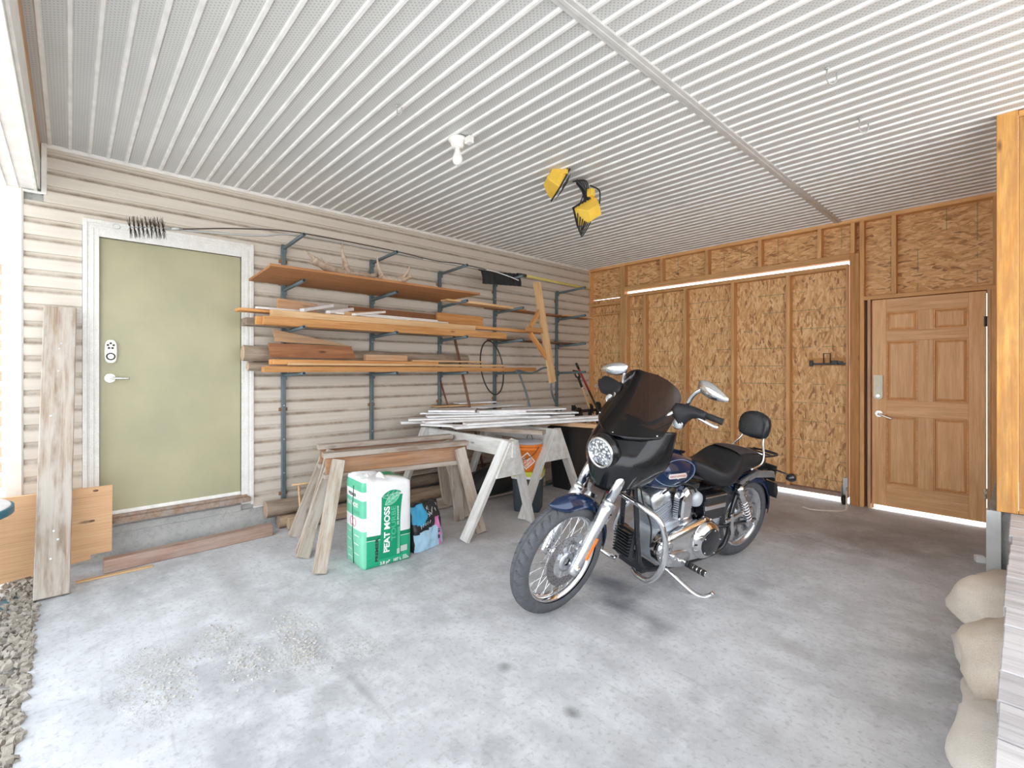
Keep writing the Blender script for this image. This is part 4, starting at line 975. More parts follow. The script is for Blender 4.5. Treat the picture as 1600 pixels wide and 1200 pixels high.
# ================================================================== BUCKETS, BIN AND DARK THINGS UNDER THE BENCH
t = thing('storage_pail', 'dark pail with a lime lid and lime lettering under the orange bucket', 'pail', (1.20, -2.50, 0), math.radians(35))
sq = lambda a, z_, c=0.04: [V((x, y, z_)) for x, y in [(-a+c, -a), (a-c, -a), (a-c*0.3, -a+c*0.3), (a, -a+c), (a, a-c), (a-c*0.3, a-c*0.3), (a-c, a), (-a+c, a), (-a+c*0.3, a-c*0.3), (-a, a-c), (-a, -a+c), (-a+c*0.3, -a+c*0.3)]]
MB().loft([sq(0.125, 0.002), sq(0.128, 0.02), sq(0.142, 0.34), sq(0.142, 0.352)], smooth=False).build('body', 'slate_plastic', t, None, 0.002)
MB().loft([sq(0.150, 0.325), sq(0.152, 0.350)], smooth=False).build('rim_band', 'white_plastic', t, None, 0.002)
MB().loft([sq(0.154, 0.350), sq(0.156, 0.385), sq(0.146, 0.392)], smooth=False).build('lid', 'lime_lid', t, None, 0.002)
mb = MB(); random.seed(4)
for i, (z_, w_) in enumerate([(0.285, .16), (0.255, .10), (0.235, .12), (0.205, .11), (0.180, .12), (0.155, .09)]):
    mb.bx((-0.02-w_/2+0.03, -0.1415+0.00*(i), z_-0.009), (-0.02+w_/2, -0.1375, z_+0.007))
mb.v = [(x, y+(0.352-z_)*0.047, z_) for x, y, z_ in mb.v]
mb.build('printed_label', 'lime_print', t)
t = thing('bucket', 'orange bucket with a grey lid standing on the dark pail', 'bucket', (1.20, -2.50, 0.393))
MB().lathe([(0.0, 0.0), (0.115, 0.0), (0.120, 0.01), (0.138, 0.20), (0.145, 0.205), (0.145, 0.215), (0.139, 0.22), (0.140, 0.235), (0.147, 0.238), (0.147, 0.246), (0.142, 0.25), (0.143, 0.272)], (0, 0, 0), (0, 0, 1), 36).build('body', 'orange_plastic', t)
MB().lathe([(0.150, 0.262), (0.151, 0.276), (0.143, 0.282), (0.12, 0.290), (0.0, 0.300)], (0, 0, 0), (0, 0, 1), 36).build('lid', 'grey_lid', t)
MB().tube([(0.146*math.cos(a), 0.02+0.03*math.sin(a)-0.0, 0.235+0.0) for a in []] or spline([(-0.147, 0, 0.235), (-0.15, -0.07, 0.17), (-0.07, -0.145, 0.12), (0.05, -0.148, 0.115), (0.14, -0.08, 0.165), (0.147, 0, 0.235)], 5), 0.003, 6).tube([(0.04*math.cos(a), 0.02, 0.295+0.05*math.sin(a)) for a in [PI*k/10 for k in range(11)]], 0.003, 6).build('bail', 'black_metal', t)
# tilted printed square on the bucket, curved round it (letters are added with the other writing)
def on_bucket(u, v):   # u metres around, v height; faces the camera
    rr = 0.121+(v/0.20)*0.0175+0.0012; a = math.radians(-52)+u/0.13
    return V((rr*math.cos(a), rr*math.sin(a), v))
mb = MB()
def quad_on(c0, c1, s0, s1):
    n_ = 8; g_ = []
    for i in range(n_+1):
        for j in range(n_+1):
            p_ = s0+(s1-s0)*i/n_; q_ = c0+(c1-c0)*j/n_
            uu = (q_*0.766-p_*0.643); vv = 0.105+(q_*0.643+p_*0.766); g_.append(on_bucket(uu, vv))
    mb.add(g_, [(i*(n_+1)+j, i*(n_+1)+j+1, (i+1)*(n_+1)+j+1, (i+1)*(n_+1)+j) for i in range(n_) for j in range(n_)], True)
quad_on(-0.062, 0.062, 0.050, 0.060); quad_on(-0.062, 0.062, -0.060, -0.050); quad_on(-0.062, -0.052, -0.055, 0.055); quad_on(0.052, 0.062, -0.055, 0.055)
BUCKET = t
mb.build('printed_square', 'white_plastic', t)
t = thing('waste_bin', 'tall black plastic bin behind the second white sawhorse', 'bin', (0.90, -1.50, 0))
MB().loft([sq(0.16, 0.0, .05), sq(0.165, 0.03, .05), sq(0.195, 0.66, .05), sq(0.197, 0.68, .05)], smooth=False).build('body', 'bin_black', t, None, 0.004)
MB().loft([sq(0.205, 0.67, .05), sq(0.207, 0.70, .05), sq(0.18, 0.725, .05)], smooth=False).build('lid', 'bin_black', t, None, 0.004)
t = thing('wheelbarrow_tray', 'dark blue-grey curved plastic tray standing on end beside the black bin', 'tray', (1.02, -1.20, 0))
mb = MB(); rows = []
for i in range(13):
    s_ = i/12; zz = 0.02+0.62*s_; hw = 0.13*math.sin(PI*(0.12+0.80*(1-s_)))+0.01
    rows.append([V((0.10*math.cos((k/8-0.5)*PI)*(0.5+0.5*math.sin(PI*s_)), hw*math.sin((k/8-0.5)*PI), zz)) for k in range(9)])
mb.loft(rows, closed=False, caps=False); o_ = mb.build('tray', 'blue_plastic', t); so = o_.modifiers.new('solidify', 'SOLIDIFY'); so.thickness = 0.006
o_.rotation_euler.z = -0.7
def lump(name, label, cat, loc, r, mat, seed, amp=0.25, rz=0, sub=3):
    bm = bmesh.new(); bmesh.ops.create_icosphere(bm, subdivisions=sub, radius=1.0)
    from mathutils import noise as NZ
    for v in bm.verts:
        n_ = NZ.noise(v.co*1.6+V((seed*3.1, seed, 0)))*amp+NZ.noise(v.co*4+V((seed, 0, seed)))*amp*0.4
        c = v.co*(1+n_); v.co = V((c.x*r[0], c.y*r[1], max(c.z, -0.82)*r[2]+r[2]*0.82))
    me = bpy.data.meshes.new(name); bm.to_mesh(me); bm.free(); me.materials.append(MT[mat]); me.polygons.foreach_set('use_smooth', [True]*len(me.polygons))
    o = bpy.data.objects.new(name, me); place(o, None, Matrix.Translation(loc) @ Matrix.Rotation(rz, 4, 'Z')); return tag(o, label, cat)
lump('rubbish_bag', 'crumpled black bag on the floor between the white sawhorses', 'bag', (0.62, -2.45, 0.04), (0.20, 0.42, 0.16), 'bin_black', 1, 0.3)
t = thing('red_crate', 'small dark red case on the floor behind the motorcycle fork', 'case', (1.42, -1.28, 0), 0.5)
MB().loft([sq(0.13, 0.0), sq(0.14, 0.13), sq(0.12, 0.17)], smooth=False).build('body', 'red_paint', t, None, 0.008)
MB().bx((-0.05, -0.02, 0.165), (0.05, 0.02, 0.19)).build('handle', 'black_plastic', t, None, 0.004)
t = thing('grey_block', 'pale off-white block lying on the floor near the deck curb', 'block', (4.33, -1.05, 0), 0.3)
MB().box((0, 0, 0.022), (0.055, 0.05, 0.044)).build('block_body', 'white_plastic', t, None, 0.003)
MB().box((0, 0, 0.046), (0.03, 0.03, 0.004)).build('block_stud', 'white_plastic', t, None, 0.001)

# ================================================================== CEILING FITTINGS
t = thing('bulb_holder', 'white porcelain lamp holder with a bare bulb on the ceiling', 'lamp', (1.99, -3.95, H-0.008))
MB().lathe([(0.0, 0.0), (0.062, 0.0), (0.062, -0.012), (0.050, -0.022), (0.040, -0.050), (0.034, -0.062), (0.0, -0.062)], (0, 0, 0), (0, 0, 1), 28).build('holder', 'vinyl_white', t)
MB().lathe([(0.0, -0.06), (0.017, -0.062), (0.018, -0.085), (0.024, -0.100), (0.033, -0.125), (0.034, -0.142), (0.027, -0.162), (0.012, -0.173), (0.0, -0.175)], (0, 0, 0), (0, 0, 1), 24).build('bulb', 'bulb_glass', t)
MB().bx((0.05, 0.02, -0.045), (0.10, 0.06, 0.0)).build('switch_box', 'vinyl_white', t, None, 0.003)
def hook(label, loc, rz, s_=1.0):
    t = thing('ceiling_hook', label, 'hook', loc, rz)
    MB().lathe([(0, 0.0), (0.010, 0.0), (0.010, -0.004), (0.004, -0.006)], (0, 0, 0), (0, 0, 1), 12).build('collar', 'galv', t)
    p_ = [V((0, 0, 0)), V((0, 0, -0.03*s_))]+[V((0.018*s_-0.018*s_*math.cos(a), 0, -0.04*s_-0.022*s_*math.sin(a))) for a in [PI*k/8 for k in range(9)]]+[V((0.036*s_, 0, -0.02*s_))]
    MB().tube(p_, 0.0034, 8).build('hook_wire', 'galv', t)
hook('small screw hook in the ceiling left of the bulb', (2.07, -4.44, H-0.008), 0.4, 0.9)
hook('screw hook near the top right of the ceiling, farther left of the pair', (3.86, -3.02, H-0.008), 0.7, 1.3)
hook('screw hook in the ceiling right of the joint strip, nearer the wooden post', (3.86, -2.31, H-0.008), 0.7, 1.4)
# twin-head yellow work light hung upside down
t = thing('work_light', 'yellow twin-head work light with black cord hanging from the ceiling', 'lamp', (2.10, -2.88, H-0.01))
def flood(c, R, nm):
    mb = MB(); f = [V((-0.095, -0.012, -0.07)), V((0.095, -0.012, -0.07)), V((0.095, -0.012, 0.07)), V((-0.095, -0.012, 0.07))]; b_ = [V((-0.05, 0.095, -0.035)), V((0.05, 0.095, -0.035)), V((0.05, 0.095, 0.045)), V((-0.05, 0.095, 0.045))]
    m_ = [V((a.x*0.92, 0.03, a.z*0.92)) for a in f]
    vs = [R @ v+V(c) for v in f+m_+b_]
    mb.add(vs, [(0, 1, 5, 4), (1, 2, 6, 5), (2, 3, 7, 6), (3, 0, 4, 7), (4, 5, 9, 8), (5, 6, 10, 9), (6, 7, 11, 10), (7, 4, 8, 11), (8, 9, 10, 11), (3, 2, 1, 0)])
    h = mb.build(nm, 'yellow_plastic', t, None, 0.004)
    mb = MB()
    for a, b_, in (((-0.105, -0.015, -0.08), (0.105, -0.005, -0.066)), ((-0.105, -0.015, 0.066), (0.105, -0.005, 0.08)), ((-0.105, -0.015, -0.08), (-0.092, -0.005, 0.08)), ((0.092, -0.015, -0.08), (0.105, -0.005, 0.08))): mb.bx(a, b_)
    for k in range(6): mb.tube([(-0.075+0.03*k, -0.03, -0.07), (-0.075+0.03*k, -0.04, 0), (-0.075+0.03*k, -0.03, 0.07)], 0.002, 6)
    mb.v = [tuple(R @ V(v)+V(c)) for v in mb.v]; mb.build('guard_frame', 'black_metal', h)
    mb = MB(); mb.box((0, 0, 0), (0.18, 0.004, 0.13)); mb.v = [tuple(R @ V((v[0], v[1]-0.012, v[2]))+V(c)) for v in mb.v]; mb.build('lens', 'lamp_glass', h)
    return h
plain('lamp_glass', (0.55, 0.57, 0.58), 0.1, 0.2)
flood((-0.02, -0.16, -0.085), Euler((0.5, 0.1, 2.6)).to_matrix() @ Matrix.Scale(1.12, 3), 'lamp_head')
flood((0.03, 0.12, -0.24), Euler((-0.5, 0.6, 4.3)).to_matrix() @ Matrix.Scale(1.12, 3), 'lamp_head')
MB().tube(spline([(0.02, 0.0, -0.02), (0.04, 0.05, -0.06), (0.06, 0.10, -0.12), (0.06, 0.14, -0.22)], 5), 0.013, 8).bx((-0.08, -0.20, -0.03), (0.05, -0.17, -0.01)).build('bracket', 'black_metal', t, None, 0.001)
MB().bx((-0.10, -0.22, -0.045), (0.10, -0.19, -0.01)).bx((0.06, 0.08, -0.14), (0.11, 0.13, -0.08)).build('handle', 'yellow_plastic', t, None, 0.004)
mb = MB()
for k in range(4):
    o = 0.012*k; mb.tube(spline([(0.0+o, -0.02, -0.03), (0.03+o, 0.03+o, -0.02), (0.05+o*0.5, 0.06+o, -0.10), (0.02+o, 0.02+o*2, -0.26), (0.02+o*0.5, 0.04, -0.42-o*1.2), (0.05+o, 0.08+o, -0.30), (0.04, 0.06+o, -0.12), (0.02, 0.0, -0.04)], 6), 0.0048, 7)
mb.tube(spline([(0.08, 0.10, -0.05), (0.12, 0.16, -0.08), (0.14, 0.15, -0.14), (0.12, 0.17, -0.19)], 5), 0.006, 7)
mb.build('power_cord', 'black_rubber', t)
MB().tube([(0.0, 0, 0.002), (0.0, 0, -0.04)], 0.004, 6).tube([(0.05, 0.1, 0.002), (0.05, 0.1, -0.1)], 0.004, 6).build('suspension_hook', 'galv', t)
ob = MB().tube(spline([(3.05, -0.48, 0.012), (3.12, -0.50, 0.008), (3.25, -0.44, 0.008), (3.36, -0.30, 0.008), (3.35, -0.18, 0.05), (3.32, -0.04, 0.15)], 6), 0.0075, 8).build('rope', 'cord_white', None)
tag(ob, 'short off-white rope lying on the floor at the barn door caster', 'rope')

# ================================================================== SANDBAGS UNDER THE DECK EDGE
t_ = NT('burlap', 0.9); p = t_.geo()
n = t_.noise(p, 6, 5); c = t_.mix(t_.grey(n, 0, 1, 0.35, 0.65), (0.58, 0.49, 0.39), (0.70, 0.63, 0.54))
wv = t_.noise(t_.mapping(p, (1, 1, 1)), 260, 2); c = t_.mix(t_.grey(wv, 0, 0.5, 0.5, 0.7), c, (0.42, 0.34, 0.26)); c = t_.mix(t_.grey(t_.rnd(), 0, 0.55), c, (0.72, 0.72, 0.70))
t_.base(c); t_.bump(t_.math('ADD', wv, t_.math('MULTIPLY', n, 2.0)), 0.4, 0.006); MT['burlap'] = t_.m
def sandbag(label, c, r, rz, seed, pitch=0.0):
    bm = bmesh.new(); bmesh.ops.create_icosphere(bm, subdivisions=4, radius=1.0)
    from mathutils import noise as NZ
    for v in bm.verts:
        e = lambda q, k: math.copysign(abs(q)**k, q)
        q = V((e(v.co.x, 0.72), e(v.co.y, 0.85), e(v.co.z, 0.85)))
        n_ = NZ.noise(q*1.3+V((seed*5.1, 0, seed)))*0.11+NZ.noise(q*3.5+V((0, seed*2.3, 0)))*0.06+0.03*math.sin(q.x*9+seed)*abs(q.z)
        q = q*(1+n_); v.co = V((q.x*r[0], q.y*r[1], q.z*r[2]))
    me = bpy.data.meshes.new('sandbag'); bm.to_mesh(me); bm.free(); me.materials.append(MT['burlap']); me.polygons.foreach_set('use_smooth', [True]*len(me.polygons))
    M_ = Matrix.Translation(c) @ Matrix.Rotation(rz, 4, 'Z') @ Matrix.Rotation(pitch, 4, 'Y')
    o = place(bpy.data.objects.new('sandbag', me), None, M_); tag(o, label, 'sandbag', 'sandbags along the deck')
    return o
sandbag('pale bluish sandbag farthest from the camera, next to the curb', (4.61, -1.93, 0.11), (0.26, 0.19, 0.115), 0.1, 1)
sandbag('whitish sandbag second from the far end of the row', (4.58, -2.28, 0.12), (0.26, 0.20, 0.12), -0.05, 2)
sandbag('tan sandbag bulging farthest left, lying on another', (4.585, -2.70, 0.29), (0.285, 0.24, 0.125), 0.08, 3)
sandbag('off-white sandbag low under the tan bulging one', (4.59, -2.74, 0.10), (0.28, 0.25, 0.11), 0.0, 4)
sandbag('large plump tan sandbag in the middle of the row', (4.635, -3.22, 0.26), (0.275, 0.29, 0.16), -0.06, 5)
sandbag('flattened sandbag under the large plump tan one', (4.64, -3.22, 0.08), (0.27, 0.26, 0.085), 0.0, 6)
sandbag('grey-tan sandbag nearest the camera at the bottom right', (4.63, -3.68, 0.15), (0.265, 0.24, 0.145), 0.05, 7)
# ================================================================== MOTORCYCLE
plain('chrome', (0.80, 0.81, 0.83), 0.07, 1.0)
plain('brushed_alloy', (0.66, 0.68, 0.71), 0.28, 0.9)
plain('engine_grey', (0.52, 0.56, 0.62), 0.45, 0.35)
plain('engine_dark', (0.24, 0.26, 0.29), 0.45, 0.4)
plain('frame_black', (0.018, 0.02, 0.025), 0.25, 0.1, coat=0.4)
plain('paint_blue', (0.004, 0.022, 0.075), 0.16, 0.25, coat=0.6)
plain('fairing_black', (0.008, 0.009, 0.011), 0.14, spec=0.4, coat=0.25)
plain('leather', (0.014, 0.014, 0.017), 0.5, spec=0.35)
plain('seat_top', (0.05, 0.04, 0.042), 0.7)
plain('vinyl_pad', (0.018, 0.022, 0.026), 0.28)
plain('disc_steel', (0.30, 0.29, 0.30), 0.35, 0.8)
plain('amber', (0.85, 0.22, 0.03), 0.25)
plain('pinstripe', (0.40, 0.55, 0.75), 0.3)
plain('badge_red', (0.35, 0.10, 0.05), 0.4)
t_ = NT('tyre_rubber', 0.72, spec=0.35); p = t_.obj()
t_.base(t_.mix(t_.noise(p, 30, 4), (0.06, 0.063, 0.07), (0.13, 0.135, 0.15))); MT['tyre_rubber'] = t_.m
t_ = NT('lamp_lens', 0.05); p = t_.obj()
v_ = t_.vor(p, 55, 'F1', 'Distance'); t_.base(t_.ramp(v_, [(0.0, (0.95, 0.97, 1.0)), (0.45, (0.62, 0.66, 0.70)), (0.8, (0.20, 0.22, 0.25))])); t_.bump(v_, 0.9, 0.01)
t_.b.inputs['Metallic'].default_value = 0.75; MT['lamp_lens'] = t_.m
# smoked screen
m_ = bpy.data.materials.new('smoked_screen'); m_.use_nodes = True; nt_ = m_.node_tree; nt_.nodes.clear()
o_ = nt_.nodes.new('ShaderNodeOutputMaterial'); mx = nt_.nodes.new('ShaderNodeMixShader'); tr = nt_.nodes.new('ShaderNodeBsdfTransparent'); gl = nt_.nodes.new('ShaderNodeBsdfGlossy'); fr = nt_.nodes.new('ShaderNodeFresnel')
tc = nt_.nodes.new('ShaderNodeTexCoord'); no = nt_.nodes.new('ShaderNodeTexNoise'); rp = nt_.nodes.new('ShaderNodeValToRGB')
no.inputs['Scale'].default_value = 4; nt_.links.new(tc.outputs['Object'], no.inputs['Vector']); nt_.links.new(no.outputs['Fac'], rp.inputs[0])
rp.color_ramp.elements[0].color = (0.30, 0.245, 0.22, 1); rp.color_ramp.elements[1].color = (0.38, 0.31, 0.28, 1); nt_.links.new(rp.outputs[0], tr.inputs[0])
gl.inputs['Roughness'].default_value = 0.12; gl.inputs['Color'].default_value = (0.8, 0.82, 0.86, 1); fr.inputs[0].default_value = 1.5
nt_.links.new(fr.outputs[0], mx.inputs[0]); nt_.links.new(tr.outputs[0], mx.inputs[1]); nt_.links.new(gl.outputs[0], mx.inputs[2]); nt_.links.new(mx.outputs[0], o_.inputs[0])
MT['smoked_screen'] = m_

fw = V((-0.2059, -0.9786, 0)); lf = V((0.9786, -0.2059, 0)); le = math.radians(-9)
l2 = lf*math.cos(le)+V((0, 0, 1))*math.sin(le); u2 = -lf*math.sin(le)+V((0, 0, 1))*math.cos(le)
MBK = Matrix((fw, l2, u2)).transposed().to_4x4(); MBK.translation = V((3.03, -2.19, 0.0))
BK = thing('motorcycle', 'dark blue cruiser motorcycle with smoked windscreen and black fairing on its side stand', 'motorcycle', mat4=MBK)
Ost = V((1.20, 0, 0.95)); ST = Matrix.Translation(Ost) @ Matrix.Rotation(math.radians(9), 4, V((-0.5, 0, 0.866))) @ Matrix.Translation(-Ost)
def bk(mb, name, mat, parent=None, steer=False, **k):
    if parent is not None: return mb.build(name, mat, parent, None, **k)
    return mb.build(name, mat, BK, ST if steer else None, **k)

def tyre(c, R, w, h, groove, n=360):
    # R outer radius, w width, h sidewall height; grooves cut into the tread
    mb = MB(); K = 23; vs = []
    c = V(c)
    for i in range(n):
        a = 2*PI*i/n
        for k in range(K):
            s = -1+2*k/(K-1); ph = s*PI*0.62
            y = w/2*math.sin(ph)/1.0 if abs(ph) < PI/2 else w/2*math.copysign(1-0.16*((abs(ph)-PI/2)/(0.12*PI)), ph)
            r = R-h+h*max(0, math.cos(ph*0.80)) if True else R
            r = R-h*(1-math.cos(ph*0.806)) if abs(s) < 1 else R-h
            if abs(s) < 0.62:
                g = 0
                u_ = (a/(2*PI)*groove+abs(s)*1.35*(1 if s > 0 else 1)+(0.5 if s > 0 else 0)) % 1.0
                if u_ < 0.16 and 0.10 < abs(s): g = 1
                if abs(s) < 0.02: g = 1
                r -= 0.0085*g
            vs.append(c+V((r*math.cos(a), y, r*math.sin(a))))
    fs = []
    for i in range(n):
        j = (i+1) % n
        for k in range(K-1): fs.append((i*K+k, j*K+k, j*K+k+1, i*K+k+1))
        
    mb.add(vs, fs, False); mb.sm = [not (4 <= (q % (K-1)) <= K-6) for q in range(len(mb.f))]; return mb
# ---- front wheel
WC = V((1.640, 0, 0.337))
mb = MB(); rim = [(0.252, -0.036), (0.262, -0.040), (0.264, -0.033), (0.250, -0.026), (0.243, -0.012), (0.240, 0.0), (0.243, 0.012), (0.250, 0.026), (0.264, 0.033), (0.262, 0.040), (0.252, 0.036), (0.246, 0.030), (0.236, 0.014), (0.232, 0.0), (0.236, -0.014), (0.246, -0.030)]
mb.lathe(rim, WC, (0, 1, 0), 96, loop=True)
fwh = bk(mb, 'front_wheel', 'chrome', steer=True)
bk(tyre(WC, 0.337, 0.104, 0.078, 36), 'tyre', 'tyre_rubber', fwh)
bk(MB().cyl(WC+V((0, -0.06, 0)), WC+V((0, 0.06, 0)), 0.022, n=20).lathe([(0.022, -0.045), (0.042, -0.045), (0.044, -0.038), (0.030, -0.030), (0.026, 0.0), (0.034, 0.030), (0.052, 0.036), (0.052, 0.046), (0.022, 0.046)], WC, (0, 1, 0), 28), 'hub', 'chrome', fwh)
spm = []
for k in range(40):
    side = 1 if k % 2 else -1; a = 2*PI*k/40; tw = (1 if (k//2) % 2 else -1)*0.55
    p0 = WC+V((0.043*math.cos(a+tw), side*0.038, 0.043*math.sin(a+tw))); p1 = WC+V((0.238*math.cos(a), side*0.006, 0.238*math.sin(a)))
    bk(MB().cyl(p0, p1, 0.0019, n=6, caps=False), 'spoke', 'chrome', fwh)
mb = MB(); DY = 0.058
mb.lathe([(0.098, DY-0.0025), (0.146, DY-0.0025), (0.146, DY+0.0025), (0.098, DY+0.0025)], WC, (0, 1, 0), 72, smooth=False, loop=True)
disc = bk(mb, 'brake_disc', 'disc_steel', fwh)
mb = MB()
for k in range(10):
    a = 2*PI*k/10; u = V((math.cos(a), 0, math.sin(a))); v = V((-math.sin(a), 0, math.cos(a))); o = WC+V((0, DY-0.001, 0))
    mb.prism([(0.030, -0.014), (0.104, -0.011), (0.104, 0.011), (0.030, 0.014)], 0.003, o, u, v, (0, 1, 0))
mb.lathe([(0.022, DY-0.003), (0.056, DY-0.003), (0.060, DY+0.004), (0.040, DY+0.008), (0.022, DY+0.008)], WC, (0, 1, 0), 30)
bk(mb, 'disc_carrier', 'brushed_alloy', fwh)
mb = MB()
for k in range(60):
    a = 2*PI*k/60; r = (0.108, 0.122, 0.135)[k % 3]; q = WC+V((r*math.cos(a), DY+0.0024, r*math.sin(a))); mb.cyl(q, q+V((0, 0.0006, 0)), 0.0033, n=8)
bo = bk(mb, 'disc_holes', 'rack_hole', fwh); bo['kind'] = 'stuff'
# ---- fork, axle, caliper, reflector
def fk(z): return 1.435-(z-0.664)*0.5774
for s in (1, -1):
    y = 0.115*s
    mb = MB(); lo = V((fk(0.300), y, 0.300)); hi = V((fk(0.655), y, 0.655))
    mb.lathe([(0.0, -0.01), (0.022, -0.008), (0.029, 0.006), (0.031, 0.05), (0.033, 0.16), (0.034, 0.34), (0.036, 0.375), (0.036, 0.40), (0.033, 0.405), (0.033, 0.415), (0.036, 0.42), (0.036, 0.43), (0.030, 0.436), (0.028, 0.438)], lo, hi-lo, 28)
    leg = bk(mb, 'fork_leg', 'brushed_alloy', steer=True)
    bk(MB().cyl((fk(0.66), y, 0.66), (fk(0.93), y, 0.93), 0.0275, n=22), 'fork_tube', 'chrome', leg)
    bk(MB().cyl((1.635, y*0.75, 0.335), (1.635, y+0.030*s, 0.335), 0.020, n=18).cyl((1.635, y+0.030*s, 0.335), (1.635, y+0.040*s, 0.335), 0.012, n=6, smooth=False), 'axle_nut', 'chrome', leg)
    d = V((-0.5, 0, 0.866)); n3 = V((0.866, 0, 0.5)); b = V((fk(0.42)+0.0, y+0.030*s, 0.42))
    bk(MB().prism([(-0.010, -0.045), (0.010, -0.045), (0.010, 0.085), (-0.010, 0.085)], 0.008, b-V((0.012, 0, 0)), n3, d, (0, s, 0)), 'reflector', 'amber', leg, bevel=0.002)
mb = MB().box((1.545, 0.067, 0.415), (0.055, 0.055, 0.125), Euler((0, 0.52, 0)).to_matrix()).cyl((1.56, 0.05, 0.395), (1.56, 0.105, 0.395), 0.026, n=18).cyl((1.53, 0.05, 0.44), (1.53, 0.105, 0.44), 0.024, n=18)
bk(mb, 'caliper', 'brushed_alloy', steer=True, bevel=0.004)
bk(MB().box((1.315, 0, 0.87), (0.075, 0.30, 0.04), Euler((0, -0.52, 0)).to_matrix()).box((1.215, 0, 1.035), (0.075, 0.28, 0.03), Euler((0, -0.52, 0)).to_matrix()), 'fork_clamp', 'chrome', steer=True, bevel=0.006)
bk(MB().tube(spline([(1.50, 0.075, 0.47), (1.44, 0.06, 0.60), (1.37, 0.05, 0.74), (1.31, 0.07, 0.88), (1.22, 0.10, 1.02), (1.10, 0.20, 1.14)], 5), 0.0045, 8), 'brake_hose', 'black_rubber', steer=True)
# ---- front fender
mb = MB(); rows = []
for i in range(25):
    a = math.radians(68+118*i/24); Rr = 0.368+0.006*math.sin(PI*i/24); e = 1-0.75*max(0, 1-i/3.0)**1.5; e2 = 1-0.3*max(0, (i-21)/3.0)
    row = []
    for k in range(13):
        f = -1+k/6; yy = 0.066*f*e*e2; dr = -0.062*abs(f)**2.6*e*e2
        row.append(WC+V(((Rr+dr)*math.cos(a), yy, (Rr+dr)*math.sin(a))))
    rows.append(row)
mb.loft(rows, closed=False, caps=False); ff = bk(mb, 'front_fender', 'paint_blue', steer=True); so = ff.modifiers.new('solidify', 'SOLIDIFY'); so.thickness = 0.003
mb = MB(); 
for s in (1, -1): mb.prism([(1.30, 0.60), (1.40, 0.66), (1.46, 0.60), (1.43, 0.52), (1.36, 0.50)], 0.006, (0, 0.070*s, 0), (1, 0, 0), (0, 0, 1), (0, s, 0))
mb.tube([(1.41, -0.1, 0.60), (1.41, 0.1, 0.60)], 0.008, 8); bk(mb, 'fender_bracket', 'chrome', ff)
# ---- headlamp and fairing
LC = V((1.430, 0, 0.928)); ld = V((1.0, 0, -0.12)).normalized()
mb = MB(); mb.lathe([(0.086, -0.045), (0.090, -0.01), (0.092, 0.006), (0.088, 0.014), (0.078, 0.012), (0.076, 0.004)], LC, ld, 40)
hl = bk(mb, 'headlamp', 'chrome', steer=True)
bk(MB().lathe([(0.078, 0.004), (0.05, 0.010), (0.02, 0.014), (0.0, 0.015)], LC, ld, 40), 'lamp_lens', 'lamp_lens', hl)
bk(MB().lathe([(0.092, -0.05), (0.108, -0.045), (0.104, -0.015), (0.094, 0.0)], LC, ld, 40), 'lamp_surround', 'fairing_black', hl)
FZ = [0.725, 0.765, 0.80, 0.84, 0.88, 0.92, 0.96, 1.00, 1.035, 1.065, 1.09]
def fair_pt(z, u):
    # u in -1..1 across
    t = (z-0.725)/(1.09-0.725)
    w = 0.245*(min(1, 0.66+0.9*t) if t < 0.38 else 1.0)-0.02*max(0, t-0.6)
    xc = 1.408+0.022*math.sin(PI*min(1, t*1.12+0.02))-0.140*max(0, t-0.5)/0.5
    y = w*math.sin(u*PI/2)
    au = abs(u)
    x = xc-(xc-1.13+0.05*t)*(1-math.cos(u*PI/2))**1.25
    # brow lifting towards the middle and scoop below
    zz = z+0.030*math.cos(u*PI/2)*(t-0.5)-0.0*au + 0.03*au**2*(1-t)
    if 0.28 < au < 0.5: x -= 0.010*math.sin((au-0.28)/0.22*PI)*(1 if t > .15 else .3)
    return V((x, y, zz))
mb = MB(); rows = []
for z in FZ: rows.append([fair_pt(z, -1+k/14) for k in range(29)])
mb.loft(rows, closed=False, caps=False)
fa = bk(mb, 'fairing', 'fairing_black', steer=True, sub=1); so = fa.modifiers.new('solidify', 'SOLIDIFY'); so.thickness = 0.004
def ws_pt(t, u):
    z = 1.035+0.350*t; b_ = 0.240*(1-0.20*t+0.06*math.sin(PI*t)); hw = b_*math.sqrt(max(0.0, 1-max(0.0, (t-0.60)/0.42)**2.6)) if t > 0.60 else b_
    xc = 1.355-0.235*t-0.02*math.sin(PI*t)
    y = hw*math.sin(u*PI/2)-0.008; x = xc-0.10*(abs(y)/0.2)**2
    z2 = z+(-0.028+0.075*abs(u)**1.0)*(1-t)*0.8
    return V((x, y, z2))
mb = MB(); mb.loft([[ws_pt(i/22, -1+k/12) for k in range(25)] for i in range(23)], closed=False, caps=False)
ws = bk(mb, 'windscreen', 'smoked_screen', steer=True); so = ws.modifiers.new('solidify', 'SOLIDIFY'); so.thickness = 0.004
mb = MB()
for u in (-0.72, 0.0, 0.72):
    q = ws_pt(0.06, u); mb.ell(q+V((0.006, 0, 0)), (0.005, 0.006, 0.006), 10, 6)
bk(mb, 'screw', 'chrome', ws)
